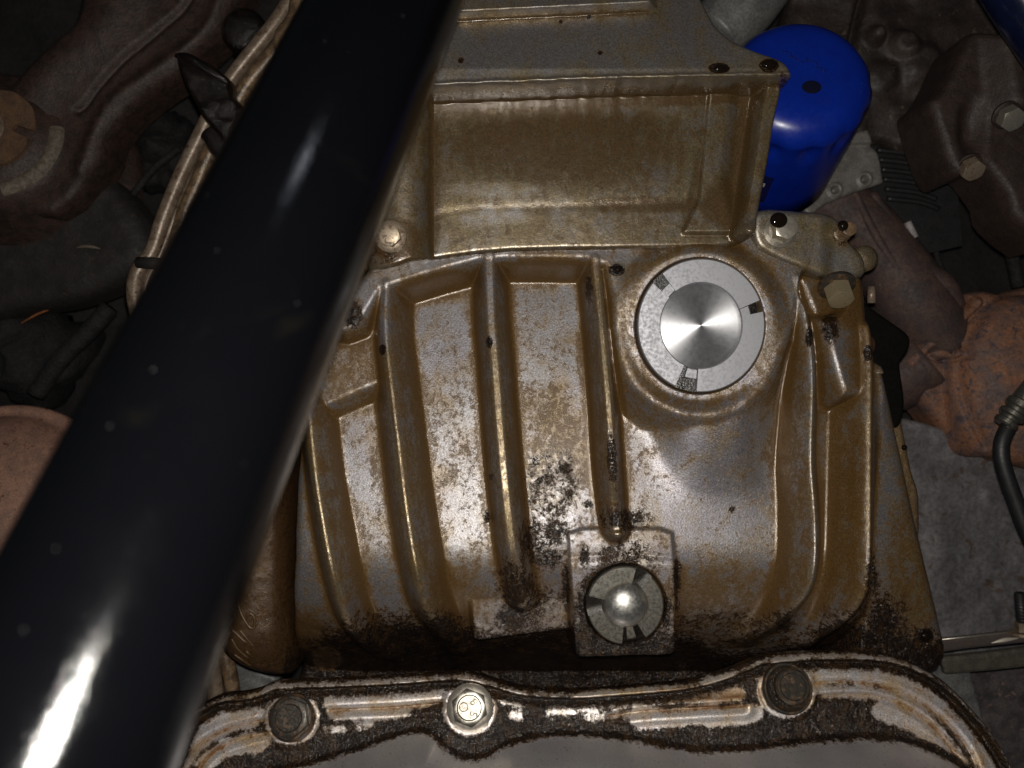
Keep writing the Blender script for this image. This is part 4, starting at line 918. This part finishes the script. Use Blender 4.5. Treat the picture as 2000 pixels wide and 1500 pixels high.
flange_bolt(W3(1893, 322, ZB-6), (0.0, -.72, .7), 27, 25, 22, 'pale hex bolt at the lower tip of the brown bracket', M_rustbolt, M_brkt, spin=30, group='bolts of the brown bracket', up=(1, 0, 0))
bg = thing('rough_brown_casting', (0, 0, 0), 'dark brown lumpy cast iron behind the blue filter at the top right', 'casting')
def bg_z(X, Y, sd):
    Z = -430-rnd(sd, 20, 30)+45*fbm(X, Y, 120, 3, 2)
    for px, py, r, h in ((1705, 75, 28, 34), (1760, 90, 46, 30), (1800, 130, 70, 20), (1720, 150, 50, 14)):
        q = W((px, py), -430); Z = Z+h*sstep((r-np.hypot(X-q[0], Y-q[1]))/r*1.6)
    d, t = pdist(X, Y, W(catmull([(1690, -20), (1676, 30), (1664, 90)], 4), -430)); return Z-30*np.exp(-(d/8)**2), 0
relief(W(catmull([(1560, -60), (2050, -60), (2020, 60), (1900, 110), (1830, 230), (1800, 300), (1740, 280), (1650, 260), (1560, 200)], 2, True), -430), bg_z, 5, ['iron'], simple('sooty_brown_iron', (0.038, 0.025, 0.021), (0.02, 0.014, 0.013), .6, 0, 80, .6, .001, spots=((0.11, 0.075, 0.055), .62)), bg, None, skirt=40)
gt = thing('grey_engine_tube', W3(1470, -30, -260), 'smooth grey rounded casting behind the block corner at the top', 'casting')
V, F = tube_path([W3(1395, 70, -330), W3(1450, 10, -320), W3(1500, -60, -310)], [75, 80, 80], 36); mesh_obj('barrel', V, F, M_plate, gt)
bb = thing('blue_black_tube', W3(1880, -60, 40), 'shiny blue-black painted tube across the top right corner', 'tube')
V, F = tube_path([W3(1900, -70, 60), W3(1965, 30, 60), W3(2060, 170, 60)], 62, 40, smooth=False); V = [tuple(np.array(v)+(38, 30, 0)) for v in V]; mesh_obj('tube_wall', V, F, simple('blue_black_paint', (0.004, 0.006, 0.022), (0.006, 0.009, 0.03), .2, 0, 100, .05), bb)
# right edge cable with connector
V, F = tube_path([W3(1972, 828, -120), W3(1958, 860, -115), W3(1956, 890, -112), W3(1966, 930, -110), W3(1986, 985, -108), W3(2012, 1050, -105), (*W((2060, 1130), -105), -105)], 16, 20); 
cb = thing('sensor_cable', W3(1972, 828, -120), 'black rubber cable dropping from a grey sensor plug at the right edge', 'cable')
mesh_obj('cable', V, F, M_rubber, cb)
d_ = W3(2010, 770, -110)-W3(1962, 830, -118); Rm = frame(None, d_)
V, F = lathe([(0, -6), (20, -6), (24, -2), (24, 6), (20, 9), (20, 14), (27, 18), (27, 26), (22, 30), (22, 36), (28, 40), (28, 52), (24, 56), (24, 120)], 36); Rn = np.array(Rm)
mesh_obj('sensor_plug', (np.array(V)@Rn.T)+W3(1964, 826, -118), F, M_plugdark, cb, sharp=35)
V, F = tube_path([W3(1890, 350, -420), W3(1930, 400, -420), W3(1965, 460, -420), W3(1990, 560, -430)], 15, 16); o = mesh_obj('dark_hose', V, F, M_deep); tagp(o, 'dim grey-blue hose below the tip of the brown bracket', 'hose')
V, F = tube_path([W3(1772, 434, -430), W3(1787, 464, -430)], [9, 9], 16, smooth=False); o = mesh_obj('white_clip', V, F, simple('chalk_white_plastic', (.42, .38, .38), None, .6)); tagp(o, 'small pale clip glowing in the dark right of the manifold', 'clip')
V, F = tube_path([W3(1814, 440, -520), W3(1830, 500, -520), W3(1850, 560, -520)], 8, 12); o = mesh_obj('dark_hose', V, F, M_deep); tagp(o, 'thin dark wire below the pale clip', 'wire')
# rail and mottled plate, lower right
rl = thing('steel_rail', (0, 0, 0), 'dark steel angle rail running out from the housing corner to the right edge', 'rail')
ra = [(1820, 1252), (1900, 1244), (2060, 1226), (2060, 1250), (1900, 1266), (1830, 1276)]
relief(W(ra, -230), lambda X, Y, sd: (-230-rnd(sd, 3)+0*X, 0), 4, ['web'], steel('dark_rail_steel', (.16, .13, .12), .45, .6, .3, .0), rl, None, skirt=14)
V, F = tube_path([W3(1810, 1252, -226), W3(1900, 1243, -226), W3(2060, 1225, -226)], 3, 8, smooth=False); mesh_obj('edge_flange', V, F, M_zinc, rl)
V, F = tube_path([W3(1936, 1256, -224), W3(1962, 1250, -222), W3(1992, 1246, -224)], [.5, 5, .5], 10); mesh_obj('bare_patch', V, F, M_stamp, rl)
cp = thing('brown_crossplate', (0, 0, 0), 'olive-brown flat plate just under the steel rail at the right', 'plate')
relief(W([(1820, 1274), (1900, 1266), (2060, 1246), (2060, 1284), (1925, 1298), (1830, 1306)], -300), lambda X, Y, sd: (-260+0*X-rnd(sd, 4), 0), 5, ['plate'], simple('olive_brown_steel', (0.10, 0.09, 0.07), (0.07, 0.06, 0.05), .55, .2), cp, None, skirt=14)
gp = thing('grey_plate', (0, 0, 0), 'scuffed grey sheet corner right behind the curved pan flange', 'plate')
relief(W([(1790, 1302), (1892, 1296), (1896, 1310), (1916, 1385), (1925, 1420), (1850, 1420), (1790, 1360)], -300), lambda X, Y, sd: (-300-rnd(sd, 4)+6*fbm(X, Y, 70), 0), 5, ['sheet'], M_plate, gp, None, skirt=14)
ms = thing('mottled_shield', (0, 0, 0), 'dark mottled pinkish shield filling the lower right corner', 'heat shield')
relief(W([(1850, 1285), (2150, 1250), (2150, 1650), (1800, 1650)], -420), lambda X, Y, sd: (-420+40*fbm(X, Y, 120, 3), 0), 6, ['sheet'], M_stone, ms, None, skirt=14)
st = thing('threaded_stud', W3(2002, 1232, -200), 'threaded stud and nut standing on the steel rail at the right edge', 'stud')
V, F = tube_path([W3(1998, 1235, -200), W3(1992, 1158, -196)], 11, 16, smooth=False); mesh_obj('thread', V, F, M_rubber, st)
V = []
for k in range(11):
    a = W3(1998-k*.55, 1222-k*6, -200+k*.3); v, f = tube_path([a-np.array([0, 1.4, 0]), a+np.array([0, 1.4, 0])], 12.6, 16, smooth=False); mesh_obj('thread_turn', v, f, M_rubber, st)
V, F = hex_head(17, 20); R_ = np.array(frame(None, (-.05, 1, .05), (0, 0, 1))); mesh_obj('nut', (np.array(V)@R_.T)+W3(1999, 1232, -200), F, M_pipe, st, sharp=25)
V, F = lathe([(0, 3), (26, 3), (28, 0), (28, -3)], 36); mesh_obj('washer', (np.array(V)@R_.T)+W3(1999, 1236, -200), F, M_rustbolt, st, sharp=25)

# ================================================================== the dark underbody behind everything
nx = 60; X, Y = np.meshgrid(np.linspace(-2600, 2600, nx), np.linspace(-2200, 2200, nx)); Z = -900+160*fbm(X, Y, 420, 3, 1)
idx = np.arange(nx*nx).reshape(nx, nx); F = np.stack([idx[:-1, :-1], idx[:-1, 1:], idx[1:, 1:], idx[1:, :-1]], -1).reshape(-1, 4)
ub = mesh_obj('underbody', np.stack([X, Y, Z], -1).reshape(-1, 3), F, M_void); ub['kind'] = 'structure'; ub['label'] = 'dark sooty underbody deep behind the engine parts'
